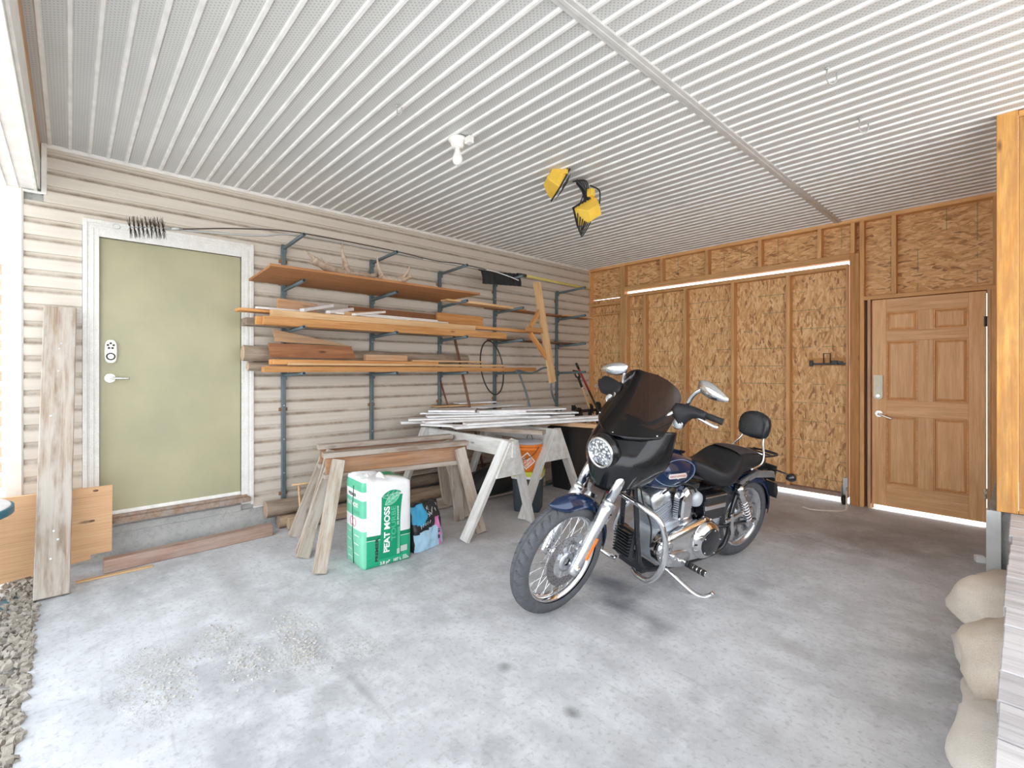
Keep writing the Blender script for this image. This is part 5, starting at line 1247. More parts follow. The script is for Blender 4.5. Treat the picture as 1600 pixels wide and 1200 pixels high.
# ---- handlebar and controls
hb = bk(MB().tube(spline([(1.16, 0.0, 1.10), (1.16, 0.10, 1.105), (1.15, 0.17, 1.16), (1.11, 0.22, 1.215), (1.07, 0.28, 1.235), (1.01, 0.42, 1.215)], 6), 0.0125, 10).tube(spline([(1.16, 0.0, 1.10), (1.16, -0.10, 1.105), (1.15, -0.17, 1.16), (1.11, -0.22, 1.215), (1.07, -0.28, 1.235), (1.01, -0.42, 1.215)], 6), 0.0125, 10).bx((1.14, -0.05, 1.03), (1.18, 0.05, 1.12)), 'handlebar', 'chrome', steer=True)
for s in (1, -1):
    a = V((1.055, 0.31*s, 1.231)); b = V((1.003, 0.435*s, 1.212)); d = (b-a).normalized(); mb = MB()
    prof = []
    L_ = (b-a).length
    for k in range(16): prof += [(0.0165, L_*k/16), (0.0185, L_*(k+0.35)/16), (0.0185, L_*(k+0.7)/16)]
    prof = [(0.0, 0.0)]+prof+[(0.0195, L_), (0.0195, L_+0.006), (0.0, L_+0.008)]
    mb.lathe(prof, a, d, 20); bk(mb, 'grip', 'black_rubber', hb)
    bk(MB().tube(spline([(1.085, 0.27*s, 1.225), (1.085, 0.33*s, 1.215), (1.06, 0.41*s, 1.19), (1.045, 0.44*s, 1.185)], 5), 0.008, 8, flat=1.3).box((1.075, 0.265*s, 1.228), (0.05, 0.045, 0.045)).box((1.06, 0.285*s, 1.222), (0.03, 0.02, 0.05)), 'lever', 'chrome', hb)
    # mirror
    my = 0.0 if s > 0 else 0.15; mc = V((1.10, 0.400*s+my, 1.378-0.2*my)); mb = MB(); rows = []
    for i in range(11):
        t = i/10; w = 0.045*math.sin(PI*(0.10+0.84*t))**0.7*(1.15-0.5*t); c0 = mc+V((0.02*t, (-0.085+0.185*t)*s, 0.016-0.036*t))
        rows.append([c0+V((0.026*math.sin(2*PI*k/16)*math.sin(PI*(0.06+0.88*t))**0.6*(1 if math.sin(2*PI*k/16) > 0 else 0.25), 0, w*math.cos(2*PI*k/16))) for k in range(16)])
    mb.loft(rows); mi = bk(mb, 'mirror', 'chrome', steer=True)
    bk(MB().tube(spline([(1.085, 0.265*s+my*0.5, 1.24), (1.09, 0.275*s+my*0.6, 1.29), (1.10, 0.30*s+my*0.8, 1.335), (1.105, 0.345*s+my, 1.375-0.2*my)], 5), 0.009, 10, flat=1.5), 'mirror_stem', 'chrome', mi)
    # turn signal
    q = V((1.11, 0.245*s, 1.150)); mb = MB(); mb.lathe([(0.0, -0.045), (0.022, -0.04), (0.032, -0.02), (0.034, 0.004), (0.031, 0.010), (0.029, 0.008)], q, (1, 0, -0.08), 24)
    ts = bk(mb, 'turn_signal', 'chrome', steer=True)
    bk(MB().lathe([(0.030, 0.006), (0.018, 0.013), (0.0, 0.015)], q, (1, 0, -0.08), 20), 'signal_lens', 'lamp_glass', ts)
    bk(MB().tube([q+V((-0.02, 0, 0.02)), q+V((-0.03, 0.01*s, 0.07))], 0.006, 8), 'signal_stem', 'black_metal', ts)
# leather wind deflectors over the levers
mb = MB(); rows = []
for i in range(9):
    t = i/8; y0 = 0.215+0.165*t; zt = 1.262+0.012*math.sin(PI*t)-0.010*t; zb = 1.205-0.085*math.exp(-((t-0.28)/0.20)**2)
    rows.append([V((1.125+0.02*math.sin(PI*k/6)-0.05*t, y0, zt+(zb-zt)*k/6)) for k in range(7)])
mb.loft(rows, closed=False, caps=False); g1 = bk(mb, 'wind_deflector', 'leather', steer=True); so = g1.modifiers.new('solidify', 'SOLIDIFY'); so.thickness = 0.012
mb = MB(); rows = []
for i in range(13):
    t = i/12; y0 = -0.165-0.225*t; h = 0.020+0.042*math.sin(PI*min(1, t*0.55+0.12)) if t < 0.86 else 0.058*math.sqrt(max(0.02, 1-((t-0.86)/0.145)**2)); cz = 1.225-0.012*t
    rows.append([V((1.115-0.06*t+0.030*math.cos(2*PI*k/16), y0, cz+h*math.sin(2*PI*k/16))) for k in range(16)])
mb.loft(rows); bk(mb, 'wind_deflector', 'leather', steer=True)
# ---- frame
mb = MB()
mb.tube([(1.17, 0, 0.62), (1.09, 0, 0.98)], 0.034, 14)
for s in (1, -1):
    mb.tube(spline([(1.145, 0.028*s, 0.78), (1.115, 0.055*s, 0.55), (1.075, 0.075*s, 0.28), (1.04, 0.085*s, 0.175), (0.95, 0.10*s, 0.145), (0.60, 0.13*s, 0.145), (0.36, 0.14*s, 0.17), (0.28, 0.14*s, 0.25), (0.26, 0.13*s, 0.40), (0.20, 0.12*s, 0.56), (0.10, 0.12*s, 0.62)], 6), 0.0165, 12)
    mb.tube([(1.14, 0.02*s, 0.80), (0.80, 0.03*s, 0.73), (0.45, 0.09*s, 0.66), (0.12, 0.115*s, 0.62)], 0.015, 10)
mb.box((0.99, 0, 0.15), (0.12, 0.20, 0.03))
bk(mb, 'frame', 'frame_black')
# regulator with fins ahead of the crankcase
mb = MB(); mb.box((1.115, 0.0, 0.32), (0.035, 0.13, 0.17), Euler((0, -0.15, 0)).to_matrix())
for k in range(9): mb.box((1.142, 0.0, 0.245+0.019*k), (0.03, 0.125, 0.006), Euler((0, -0.15, 0)).to_matrix())
bk(mb, 'regulator', 'frame_black')
bk(MB().lathe([(0.0, 0), (0.038, 0.0), (0.04, 0.01), (0.04, 0.08), (0.03, 0.09)], (1.05, -0.03, 0.25), (1, 0, 0.1), 24), 'oil_filter', 'black_gloss')
# ---- engine
def rrect(hx, hy, c=0.02, n=3):
    out = []
    for sx, sy, a0 in ((1, 1, 0), (-1, 1, PI/2), (-1, -1, PI), (1, -1, 1.5*PI)):
        for k in range(n+1): a = a0+PI/2*k/n; out.append((sx*(hx-c)+c*math.cos(a), sy*(hy-c)+c*math.sin(a)))
    return out
case = MB(); case.loft([[V((0.80+a, y, 0.285+b)) for a, b in rrect(0.155, hh, 0.06, 5)] for y, hh in ((-0.13, 0.09), (-0.12, 0.115), (0.0, 0.125), (0.12, 0.115), (0.135, 0.09))])
case.loft([[V((0.80+a, y, 0.33+b)) for a, b in rrect(0.10, 0.11, 0.05, 5)] for y in (-0.10, 0.10)])
case.loft([[V((0.50+a, y, 0.33+b)) for a, b in rrect(0.17, 0.10, 0.04, 4)] for y in (-0.11, -0.10, 0.09, 0.10)])
eng = bk(case, 'crankcase', 'engine_grey', bevel=0.004)
for tilt, base, nm in ((math.radians(22.5), V((0.845, 0, 0.385)), 'f'), (math.radians(-22.5), V((0.755, 0, 0.385)), 'r')):
    up_ = V((math.sin(tilt), 0, math.cos(tilt))); fx = V((math.cos(tilt), 0, -math.sin(tilt)))
    cyl = MB(); cyl.loft([[base+up_*h+fx*a+V((0, b, 0)) for a, b in rrect(0.058, 0.062, 0.04, 5)] for h in (0.0, 0.19)])
    cy = bk(cyl, 'cylinder', 'engine_dark')
    for k in range(13):
        h = 0.012+0.0135*k
        fin = MB(); sz = 0.082 if k < 9 else 0.088
        fin.loft([[base+up_*hh+fx*a+V((0, b, 0)) for a, b in rrect(sz, sz+0.004, 0.03, 4)] for hh in (h, h+0.0045)], smooth=False)
        bk(fin, 'cooling_fin', 'engine_grey', cy)
    hd = MB(); hd.loft([[base+up_*h+fx*a+V((0, b, 0)) for a, b in rrect(w, w2, 0.025, 4)] for h, w, w2 in ((0.185, 0.084, 0.092), (0.215, 0.088, 0.096), (0.235, 0.085, 0.094), (0.265, 0.078, 0.088), (0.285, 0.062, 0.075), (0.290, 0.045, 0.060))])
    for sx in (-1, 1):
        for sy in (-1, 1): q = base+up_*0.262+fx*(0.060*sx)+V((0, 0.070*sy, 0)); hd.cyl(q, q+up_*0.014, 0.008, n=6, smooth=False)
    bk(hd, 'rocker_cover', 'brushed_alloy', cy, bevel=0.002)
# horn cover between the cylinders, left
mb = MB(); hp = [(-0.036, -0.105), (0.036, -0.105), (0.046, -0.06), (0.048, 0.04), (0.035, 0.085), (0.0, 0.112), (-0.035, 0.085), (-0.048, 0.04), (-0.046, -0.06)]
mb.loft([[V((0.80+a*f, y, 0.572+b*f)) for a, b in hp] for y, f in ((0.110, 1.0), (0.150, 1.0), (0.168, 0.93), (0.180, 0.72))], smooth=False)
bk(mb, 'horn_cover', 'chrome', bevel=0.006, seg=2)
bk(MB().lathe([(0.0, -0.05), (0.045, -0.05), (0.052, -0.03), (0.052, 0.0), (0.044, 0.02), (0.02, 0.028), (0.0, 0.03)], (0.635, 0.11, 0.565), (0, 1, 0.1), 28), 'carburettor_cover', 'engine_grey')
bk(MB().box((0.70, 0.10, 0.66), (0.12, 0.05, 0.03)).tube(spline([(0.95, 0.10, 0.64), (0.86, 0.13, 0.70), (0.74, 0.14, 0.68), (0.66, 0.12, 0.62)], 5), 0.006, 8).tube(spline([(1.12, 0.05, 0.80), (1.10, 0.08, 0.62), (1.02, 0.10, 0.45), (1.0, 0.10, 0.3)], 5), 0.005, 8), 'cables', 'black_rubber')
bk(MB().bx((0.35, 0.06, 0.40), (0.56, 0.135, 0.585)), 'battery_box', 'black_gloss', bevel=0.012, seg=3)
bk(MB().bx((0.348, 0.12, 0.478), (0.562, 0.140, 0.510)).bx((0.345, 0.13, 0.562), (0.565, 0.138, 0.572)), 'battery_band', 'chrome', bevel=0.003)
bk(MB().bx((0.30, -0.12, 0.36), (0.56, 0.05, 0.60)), 'oil_tank', 'frame_black', bevel=0.015, seg=3)
# primary cover: long chrome casing with a drum at its rear
def hull2(c1, r1, c2, r2, n=22):
    out = []; d = V((c2[0]-c1[0], c2[1]-c1[1], 0)); L_ = d.length; th = math.atan2(d.y, d.x); off = math.acos((r1-r2)/L_)
    for k in range(n+1): a = th+off+(2*PI-2*off)*k/n; out.append((c1[0]+r1*math.cos(a), c1[1]+r1*math.sin(a)))
    for k in range(n+1): a = th-off+2*off*k/n; out.append((c2[0]+r2*math.cos(a), c2[1]+r2*math.sin(a)))
    return out
def hl_ring(y, e): return [V((a, y, b)) for a, b in hull2((0.90, 0.300), 0.105-e, (0.605, 0.320), 0.140-e)]
pc = bk(MB().loft([hl_ring(0.105, 0), hl_ring(0.165, 0.0), hl_ring(0.180, 0.006), hl_ring(0.190, 0.020), hl_ring(0.194, 0.04)]), 'primary_cover', 'chrome')
bk(MB().lathe([(0.128, 0.165), (0.125, 0.20), (0.110, 0.222), (0.094, 0.230), (0.090, 0.234), (0.0, 0.234)], (0.600, 0, 0.318), (0, 1, 0), 48), 'clutch_housing', 'chrome', pc)
bk(MB().lathe([(0.090, 0.234), (0.088, 0.240), (0.080, 0.243), (0.0, 0.245)], (0.600, 0, 0.318), (0, 1, 0), 44), 'derby_cover', 'black_gloss', pc)
mb = MB()
for k in range(5):
    a = 2*PI*k/5+0.5; q = V((0.600+0.082*math.cos(a), 0.241, 0.318+0.082*math.sin(a))); mb.cyl(q, q+V((0, 0.006, 0)), 0.0055, n=10)
for k in range(14):
    r_ = hl_ring(0.166, 0.007)[k*3 % 46]; mb.cyl(r_, r_+V((0, 0.018, 0)), 0.006, n=8)
o_ = bk(mb, 'cover_bolts', 'chrome', pc); o_['kind'] = 'stuff'
bk(MB().loft([[V((a, y, b)) for a, b in hull2((0.93, 0.255), 0.045, (0.80, 0.235), 0.055)] for y in (0.190, 0.200, 0.206)]).lathe([(0.0, 0.21), (0.03, 0.21), (0.034, 0.19)], (0.955, 0, 0.345), (0, 1, 0), 20), 'inspection_cover', 'brushed_alloy', pc, bevel=0.003)
bk(MB().lathe([(0.0, 0.0), (0.052, 0.0), (0.056, 0.01), (0.056, 0.16), (0.04, 0.17), (0.0, 0.17)], (0.72, -0.05, 0.46), (-0.1, 1, 0), 28), 'starter_motor', 'brushed_alloy')
# ---- tank
secs = [(1.135, 0.035, 0.845, 0.755), (1.115, 0.080, 0.868, 0.715), (1.07, 0.120, 0.885, 0.680), (1.00, 0.145, 0.892, 0.662), (0.92, 0.153, 0.888, 0.655), (0.84, 0.148, 0.878, 0.655), (0.76, 0.130, 0.860, 0.665), (0.68, 0.102, 0.835, 0.685), (0.61, 0.068, 0.805, 0.71), (0.565, 0.030, 0.780, 0.745)]
def tank_pt(x, w, zt, zb, a):
    sx = math.copysign(abs(math.sin(a))**0.75, math.sin(a)); cz = math.cos(a); cz = math.copysign(abs(cz)**0.85, cz)
    zm = zb+(zt-zb)*0.42
    return V((x, w*sx, zm+(zt-zm)*cz if cz > 0 else zm+(zm-zb)*cz))
mb = MB(); mb.loft([[tank_pt(x, w, zt, zb, 2*PI*k/28) for k in range(28)] for x, w, zt, zb in secs])
tk = bk(mb, 'fuel_tank', 'paint_blue', sub=1)
def secat(x):
    for i in range(len(secs)-1):
        if secs[i][0] >= x >= secs[i+1][0]:
            f = (secs[i][0]-x)/(secs[i][0]-secs[i+1][0]); return [secs[i][j]+(secs[i+1][j]-secs[i][j])*f for j in range(4)]
def tside(x, a, off=0.001): 
    s = secat(x); p_ = tank_pt(*s, a); return p_+V((0, off, 0))
mb = MB(); loop = []
for k in range(36):
    t = 2*PI*k/36; x = 0.87+0.20*math.cos(t)*(1 if math.cos(t) > 0 else 1.0); a = 1.45-0.72*math.sin(t)*(1.0-0.25*math.cos(t)); loop.append(tside(x, a, 0.0015))
mb.tube(loop, 0.0014, 5, closed=True); bk(mb, 'pinstripe_line', 'pinstripe', tk)
mb = MB(); bp = [(-0.075, -0.004), (-0.066, -0.014), (-0.01, -0.014), (0.0, -0.019), (0.012, -0.014), (0.066, -0.013), (0.075, 0.0), (0.066, 0.015), (-0.066, 0.014)]
cx_ = V((0.905, 0.1545, 0.768)); mb.prism(bp, 0.005, cx_, V((-1, 0.10, 0)).normalized(), (0, -0.25, 1), (0.05, 1, 0.2))
bd = bk(mb, 'tank_badge', 'chrome', tk, bevel=0.001)
bk(MB().tube([(1.04, 0, 0.893), (0.95, 0, 0.897), (0.85, 0, 0.888), (0.75, 0, 0.865), (0.68, 0, 0.845)], 0.022, 10, flat=0.25).lathe([(0.0, 0.015), (0.035, 0.014), (0.038, 0.008), (0.038, 0.0)], (0.98, 0, 0.893), (0, 0, 1), 24), 'dash_console', 'chrome', tk)
# ---- seat
ss = [(0.625, 0.040, 0.800, 0.735), (0.59, 0.075, 0.800, 0.70), (0.54, 0.115, 0.790, 0.655), (0.48, 0.160, 0.765, 0.632), (0.42, 0.180, 0.752, 0.622), (0.36, 0.182, 0.762, 0.620), (0.30, 0.172, 0.800, 0.632), (0.25, 0.155, 0.842, 0.650), (0.18, 0.140, 0.848, 0.672), (0.08, 0.132, 0.832, 0.690), (-0.02, 0.124, 0.810, 0.690), (-0.10, 0.110, 0.785, 0.690), (-0.165, 0.080, 0.755, 0.692)]
def seat_pt(x, w, zt, zb, a):
    sx = math.copysign(abs(math.sin(a))**0.55, math.sin(a)); c = math.cos(a); cz = math.copysign(abs(c)**0.55, c); zm = (zt+zb)/2-0.01
    return V((x, w*sx, zm+(zt-zm)*cz if cz > 0 else zm+(zm-zb)*cz))
mb = MB(); mb.loft([[seat_pt(x, w, zt, zb, 2*PI*k/24) for k in range(24)] for x, w, zt, zb in ss])
st = bk(mb, 'seat', 'leather', sub=1)
mb = MB(); rows = []
for x, w, zt, zb in ss[7:]: rows.append([seat_pt(x, w*0.97, zt+0.006, zb, a) for a in [(-1+k/5)*0.85 for k in range(11)]])
mb.loft(rows, closed=False, caps=False); bk(mb, 'seat_panel', 'seat_top', st, sub=1)
# ---- backrest, rack
pd = MB(); c0 = V((-0.085, 0, 0.985)); ub = V((-0.10, 0, 1)).normalized(); nb = V((1, 0, 0.10)).normalized()
shape = [(-0.085, -0.095), (0.085, -0.095), (0.112, -0.06), (0.118, 0.04), (0.085, 0.085), (0.0, 0.112), (-0.085, 0.085), (-0.118, 0.04), (-0.112, -0.06)]
pd.loft([[c0+nb*d+V((0, 1, 0))*a*f+ub*b*f for a, b in shape] for d, f in ((-0.022, 0.85), (-0.018, 0.97), (-0.008, 1.02), (0.018, 1.02), (0.032, 0.98), (0.041, 0.88), (0.044, 0.5))])
pad = bk(pd, 'backrest', 'vinyl_pad', bevel=0.0, sub=1)
sb = MB()
for s in (1, -1): sb.tube(spline([(0.10, 0.125*s, 0.705), (0.0, 0.135*s, 0.74), (-0.035, 0.125*s, 0.80), (-0.07, 0.085*s, 0.88), (-0.105, 0.07*s, 0.98)], 6), 0.0085, 10)
sb.tube([(-0.035, -0.125, 0.80), (-0.06, 0, 0.80), (-0.035, 0.125, 0.80)], 0.007, 8)
bk(sb, 'sissy_bar', 'chrome')
rk = MB(); rk.tube(spline([(-0.06, 0.10, 0.775), (-0.22, 0.095, 0.765), (-0.335, 0.06, 0.755), (-0.355, 0, 0.752), (-0.335, -0.06, 0.755), (-0.22, -0.095, 0.765), (-0.06, -0.10, 0.775)], 6), 0.0075, 8)
for x in (-0.13, -0.20, -0.27): rk.tube([(x, -0.095, 0.768), (x, 0.095, 0.768)], 0.006, 8)
bk(rk, 'luggage_rack', 'black_metal')
# ---- rear wheel (cast), tyre, fender
RC = V((0.0, 0, 0.315))
rw = bk(MB().lathe([(0.212, -0.062), (0.222, -0.066), (0.224, -0.056), (0.205, -0.04), (0.200, 0.0), (0.205, 0.04), (0.224, 0.056), (0.222, 0.066), (0.212, 0.062), (0.196, 0.045), (0.190, 0.0), (0.196, -0.045)], RC, (0, 1, 0), 72, loop=True), 'rear_wheel', 'brushed_alloy')
bk(tyre(RC, 0.315, 0.150, 0.095, 30, 180), 'tyre', 'tyre_rubber', rw)
for k in range(10):
    a = 2*PI*k/10; u = V((math.cos(a), 0, math.sin(a))); v = V((-math.sin(a), 0, math.cos(a)))
    bk(MB().prism([(0.04, -0.010), (0.195, -0.020), (0.195, 0.020), (0.04, 0.010)], 0.05, RC+V((0, -0.015, 0)), u, v, (0, 1, 0)), 'wheel_spoke', 'brushed_alloy', rw, bevel=0.005)
bk(MB().lathe([(0.0, -0.08), (0.05, -0.08), (0.055, 0.0), (0.05, 0.08), (0.0, 0.08)], RC, (0, 1, 0), 28).lathe([(0.09, 0.085), (0.115, 0.085), (0.115, 0.098), (0.09, 0.098)], RC, (0, 1, 0), 40, loop=True, smooth=False), 'hub', 'brushed_alloy', rw)
mb = MB(); rows = []
for i in range(22):
    a = math.radians(48+135*i/21); Rr = 0.352+0.012*math.sin(PI*i/21); w = 0.098
    rows.append([RC+V(((Rr-0.10*abs(-1+k/6)**3.2)*math.cos(a), w*(-1+k/6), (Rr-0.10*abs(-1+k/6)**3.2)*math.sin(a)+0.012)) for k in range(13)])
mb.loft(rows, closed=False, caps=False); rf = bk(mb, 'rear_fender', 'paint_blue'); so = rf.modifiers.new('solidify', 'SOLIDIFY'); so.thickness = 0.003
for s in (1, -1):
    bk(MB().loft([[V((0.20, y*s, 0.60)), V((0.20, y*s, 0.635)), V((0.02, y*s, 0.690)), V((-0.20, y*s, 0.660)), V((-0.235, y*s, 0.60)), V((-0.20, y*s, 0.615)), V((0.02, y*s, 0.640))] for y in (0.112, 0.128)], smooth=False), 'fender_strut', 'brushed_alloy', bevel=0.003)
bk(MB().bx((-0.305, -0.09, 0.555), (-0.292, 0.09, 0.675)).bx((-0.295, -0.03, 0.58), (-0.24, 0.03, 0.64)), 'plate_bracket', 'black_plastic', bevel=0.003)
bk(MB().prism([(-0.285, 0.44), (-0.235, 0.50), (-0.225, 0.57), (-0.26, 0.56), (-0.29, 0.50)], 0.10, (0, 0.03, 0), (1, 0, 0), (0, 0, 1), (0, 1, 0)), 'tail_reflector_mount', 'black_plastic')
for s in (1, -1):
    q = V((-0.235, 0.235*s, 0.660)); mb = MB(); mb.tube([V((-0.235, 0.10*s, 0.665)), q], 0.006, 8)
    mb.lathe([(0.0, -0.05), (0.020, -0.045), (0.030, -0.02), (0.032, 0.0), (0.026, 0.008), (0.0, 0.010)], q+V((0.03, 0.02*s, 0)), (-1, 0, 0), 22); bk(mb, 'rear_signal', 'black_gloss')
# ---- swingarm, shocks, belt guard
mb = MB()
for s in (1, -1): mb.tube([(0.50, 0.10*s, 0.33), (0.30, 0.125*s, 0.325), (-0.04, 0.125*s, 0.315)], 0.021, 10, flat=0.6)
mb.cyl((0.50, -0.12, 0.33), (0.50, 0.12, 0.33), 0.03); bk(mb, 'swingarm', 'frame_black')
bk(MB().box((0.20, 0.150, 0.400), (0.30, 0.018, 0.026), Euler((0, 0.18, 0)).to_matrix()).box((0.27, 0.153, 0.345), (0.028, 0.014, 0.16), Euler((0, 0.22, 0)).to_matrix()), 'belt_guard', 'chrome', bevel=0.003)
bk(MB().cyl((0.0, 0.10, 0.315), (0.0, 0.165, 0.315), 0.018, n=6, smooth=False), 'axle_nut', 'chrome')
for s in (1, -1):
    a = V((0.245, 0.155*s, 0.600)); b = V((0.085, 0.155*s, 0.345)); d = b-a; n_ = d.normalized()
    sh = bk(MB().cyl(a, b, 0.010, n=12).lathe([(0.0, -0.02), (0.024, -0.018), (0.030, 0.0), (0.031, 0.03), (0.027, 0.035), (0.030, 0.045), (0.030, 0.11), (0.026, 0.118)], a, n_, 24).cyl(b-n_*0.02, b+n_*0.018, 0.022, n=16), 'shock_absorber', 'chrome')
    e1 = n_.orthogonal().normalized(); e2 = n_.cross(e1)
    bk(MB().tube([a+n_*(0.115+0.165*k/96)+e1*(0.026*math.cos(2*PI*6.5*k/96))+e2*(0.026*math.sin(2*PI*6.5*k/96)) for k in range(97)], 0.0048, 6), 'coil_spring', 'chrome', sh)
# ---- engine guard, pegs, side stand, exhaust
gp = [(1.10, 0.075, 0.160), (1.125, 0.14, 0.165), (1.135, 0.23, 0.185), (1.14, 0.295, 0.265), (1.15, 0.330, 0.36), (1.155, 0.330, 0.47), (1.185, 0.300, 0.585), (1.225, 0.22, 0.635), (1.24, 0.10, 0.655), (1.24, 0.0, 0.660)]
bk(MB().tube(spline(gp+[(x, -y, z) for x, y, z in gp[::-1][1:]], 6), 0.0165, 14).box((1.19, 0, 0.66), (0.10, 0.05, 0.02)), 'engine_guard', 'chrome')
for s in (1, -1):
    pg = MB().cyl((0.86, 0.16*s, 0.225), (0.845, 0.225*s, 0.240), 0.013, n=12)
    pgo = bk(pg.cyl((0.845, 0.225*s, 0.240), (0.812, 0.372*s, 0.228), 0.014, n=14), 'foot_peg', 'chrome')
    for k in range(5): q = V((0.845, 0.235*s, 0.240)).lerp(V((0.812, 0.372*s, 0.228)), 0.12+0.18*k); bk(MB().cyl(q, q+V((-0.004, 0.017*s, -0.0014)), 0.0195, n=14), 'rubber_ring', 'black_rubber', pgo)
bk(MB().tube(spline([(0.88, 0.20, 0.25), (0.93, 0.225, 0.27), (0.97, 0.235, 0.30), (1.0, 0.24, 0.33)], 4), 0.007, 8).cyl((1.0, 0.22, 0.33), (1.0, 0.285, 0.33), 0.012, n=12), 'gear_lever', 'chrome')
bk(MB().tube(spline([(0.86, 0.10, 0.145), (0.845, 0.15, 0.125), (0.815, 0.235, 0.082), (0.79, 0.30, 0.055), (0.765, 0.345, 0.052), (0.742, 0.375, 0.075), (0.735, 0.385, 0.098)], 5), 0.0105, 10, flat=1.3), 'side_stand', 'chrome')
ex = MB()
ex.tube(spline([(0.965, -0.08, 0.56), (1.03, -0.11, 0.50), (1.05, -0.15, 0.36), (1.0, -0.18, 0.26), (0.80, -0.19, 0.22), (0.5, -0.19, 0.22)], 6), 0.022, 12).tube(spline([(0.62, -0.09, 0.58), (0.58, -0.15, 0.50), (0.55, -0.19, 0.38), (0.50, -0.20, 0.30)], 6), 0.022, 12)
ex.lathe([(0.022, 0), (0.043, 0.03), (0.045, 0.10), (0.045, 0.62), (0.035, 0.66)], (0.5, -0.19, 0.22), (-1, -0.02, 0.02), 24).lathe([(0.022, 0), (0.043, 0.03), (0.045, 0.10), (0.045, 0.60), (0.035, 0.64)], (0.5, -0.20, 0.32), (-1, -0.02, 0.03), 24)
bk(ex, 'exhaust', 'chrome')
# ================================================================== PRINTED BAGS
def text_mesh(body, size, bold=0.0, spacing=1.0):
    cu_ = bpy.data.curves.new('lettering', 'FONT'); cu_.body = body; cu_.size = size; cu_.offset = bold; cu_.space_character = spacing
    cu_.align_x = 'LEFT'; cu_.align_y = 'BOTTOM_BASELINE'; cu_.resolution_u = 3
    ob_ = bpy.data.objects.new('lettering', cu_); COL.objects.link(ob_)
    me = bpy.data.meshes.new_from_object(ob_); vs = [v.co.copy() for v in me.vertices]; fs = [tuple(p.vertices) for p in me.polygons]
    bpy.data.objects.remove(ob_); bpy.data.curves.remove(cu_); bpy.data.meshes.remove(me)
    return vs, fs
def lettering(name, body, size, mapf, mat, parent, bold=0.0, up=False, fit=None, spacing=1.0):
    # mapf(u, v) -> point; up=True: the line of text runs upwards
    vs, fs = text_mesh(body, size, bold, spacing)
    w = max(v.x for v in vs); k = (fit/w) if fit else 1.0
    mb = MB(); mb.add([mapf(*((-v.y, v.x*k) if up else (v.x*k, v.y))) for v in vs], fs)
    me = bpy.data.meshes.new(name); me.from_pydata(mb.v, [], mb.f); me.materials.append(MT[mat]); me.update()
    return place(bpy.data.objects.new(name, me), parent)
plain('print_white', (0.86, 0.87, 0.86), 0.45); plain('print_black', (0.03, 0.03, 0.035), 0.45); plain('print_green', (0.0, 0.30, 0.145), 0.4)
plain('print_light_green', (0.10, 0.50, 0.30), 0.4); plain('print_grey', (0.55, 0.60, 0.57), 0.5); plain('print_red', (0.55, 0.16, 0.22), 0.5); plain('print_pink', (0.80, 0.25, 0.55), 0.45)
plain('strap_dark', (0.05, 0.12, 0.09), 0.6); plain('bag_blue', (0.42, 0.66, 0.84), 0.4); plain('bag_deep_blue', (0.05, 0.36, 0.60), 0.35); plain('bag_black', (0.02, 0.02, 0.022), 0.35)
BW, BD, BH = 0.365, 0.300, 0.595
# bag plastic: white, green foot and bands, by height on the bag
t_ = NT('peat_bag_plastic', 0.32); o_ = t_.obj(); s_ = t_.n('ShaderNodeSeparateXYZ'); t_.put(s_.inputs[0], o_); Zc = s_.outputs[2]; Yc = s_.outputs[1]; Xc = s_.outputs[0]
side = t_.math('LESS_THAN', Xc, -BW/2+0.028)
zz = t_.math('ADD', Zc, t_.math('MULTIPLY', Xc, 0.03))
c = t_.mix(t_.math('LESS_THAN', zz, 0.222), (0.84, 0.85, 0.86), (0.0, 0.24, 0.115))
c = t_.mix(t_.math('LESS_THAN', zz, 0.192), c, (0.75, 0.83, 0.79)); c = t_.mix(t_.math('LESS_THAN', zz, 0.188), c, (0.02, 0.40, 0.21))
cs = t_.mix(t_.math('LESS_THAN', Zc, 0.265), (0.84, 0.85, 0.86), (0.20, 0.62, 0.42))
cs = t_.mix(t_.math('MULTIPLY', t_.math('GREATER_THAN', Zc, 0.355), t_.math('LESS_THAN', Zc, 0.475)), cs, (0.13, 0.52, 0.34))
cs = t_.mix(t_.math('MULTIPLY', t_.math('GREATER_THAN', Zc, 0.535), t_.math('LESS_THAN', Zc, 0.60)), cs, (0.10, 0.50, 0.31))
c = t_.mix(side, c, cs)
# the gathered top: green at the back and right
nz = t_.noise(o_, 9, 3)
topg = t_.math('MULTIPLY', t_.math('GREATER_THAN', Zc, 0.575), t_.math('GREATER_THAN', t_.math('ADD', t_.math('ADD', Yc, t_.math('MULTIPLY', Xc, 0.55)), t_.math('MULTIPLY', nz, 0.10)), 0.085))
c = t_.mix(topg, c, (0.02, 0.32, 0.16))
t_.base(c); t_.bump(t_.noise(o_, 14, 4, 0.6, 1.2), 0.5, 0.012); MT['peat_bag_plastic'] = t_.m
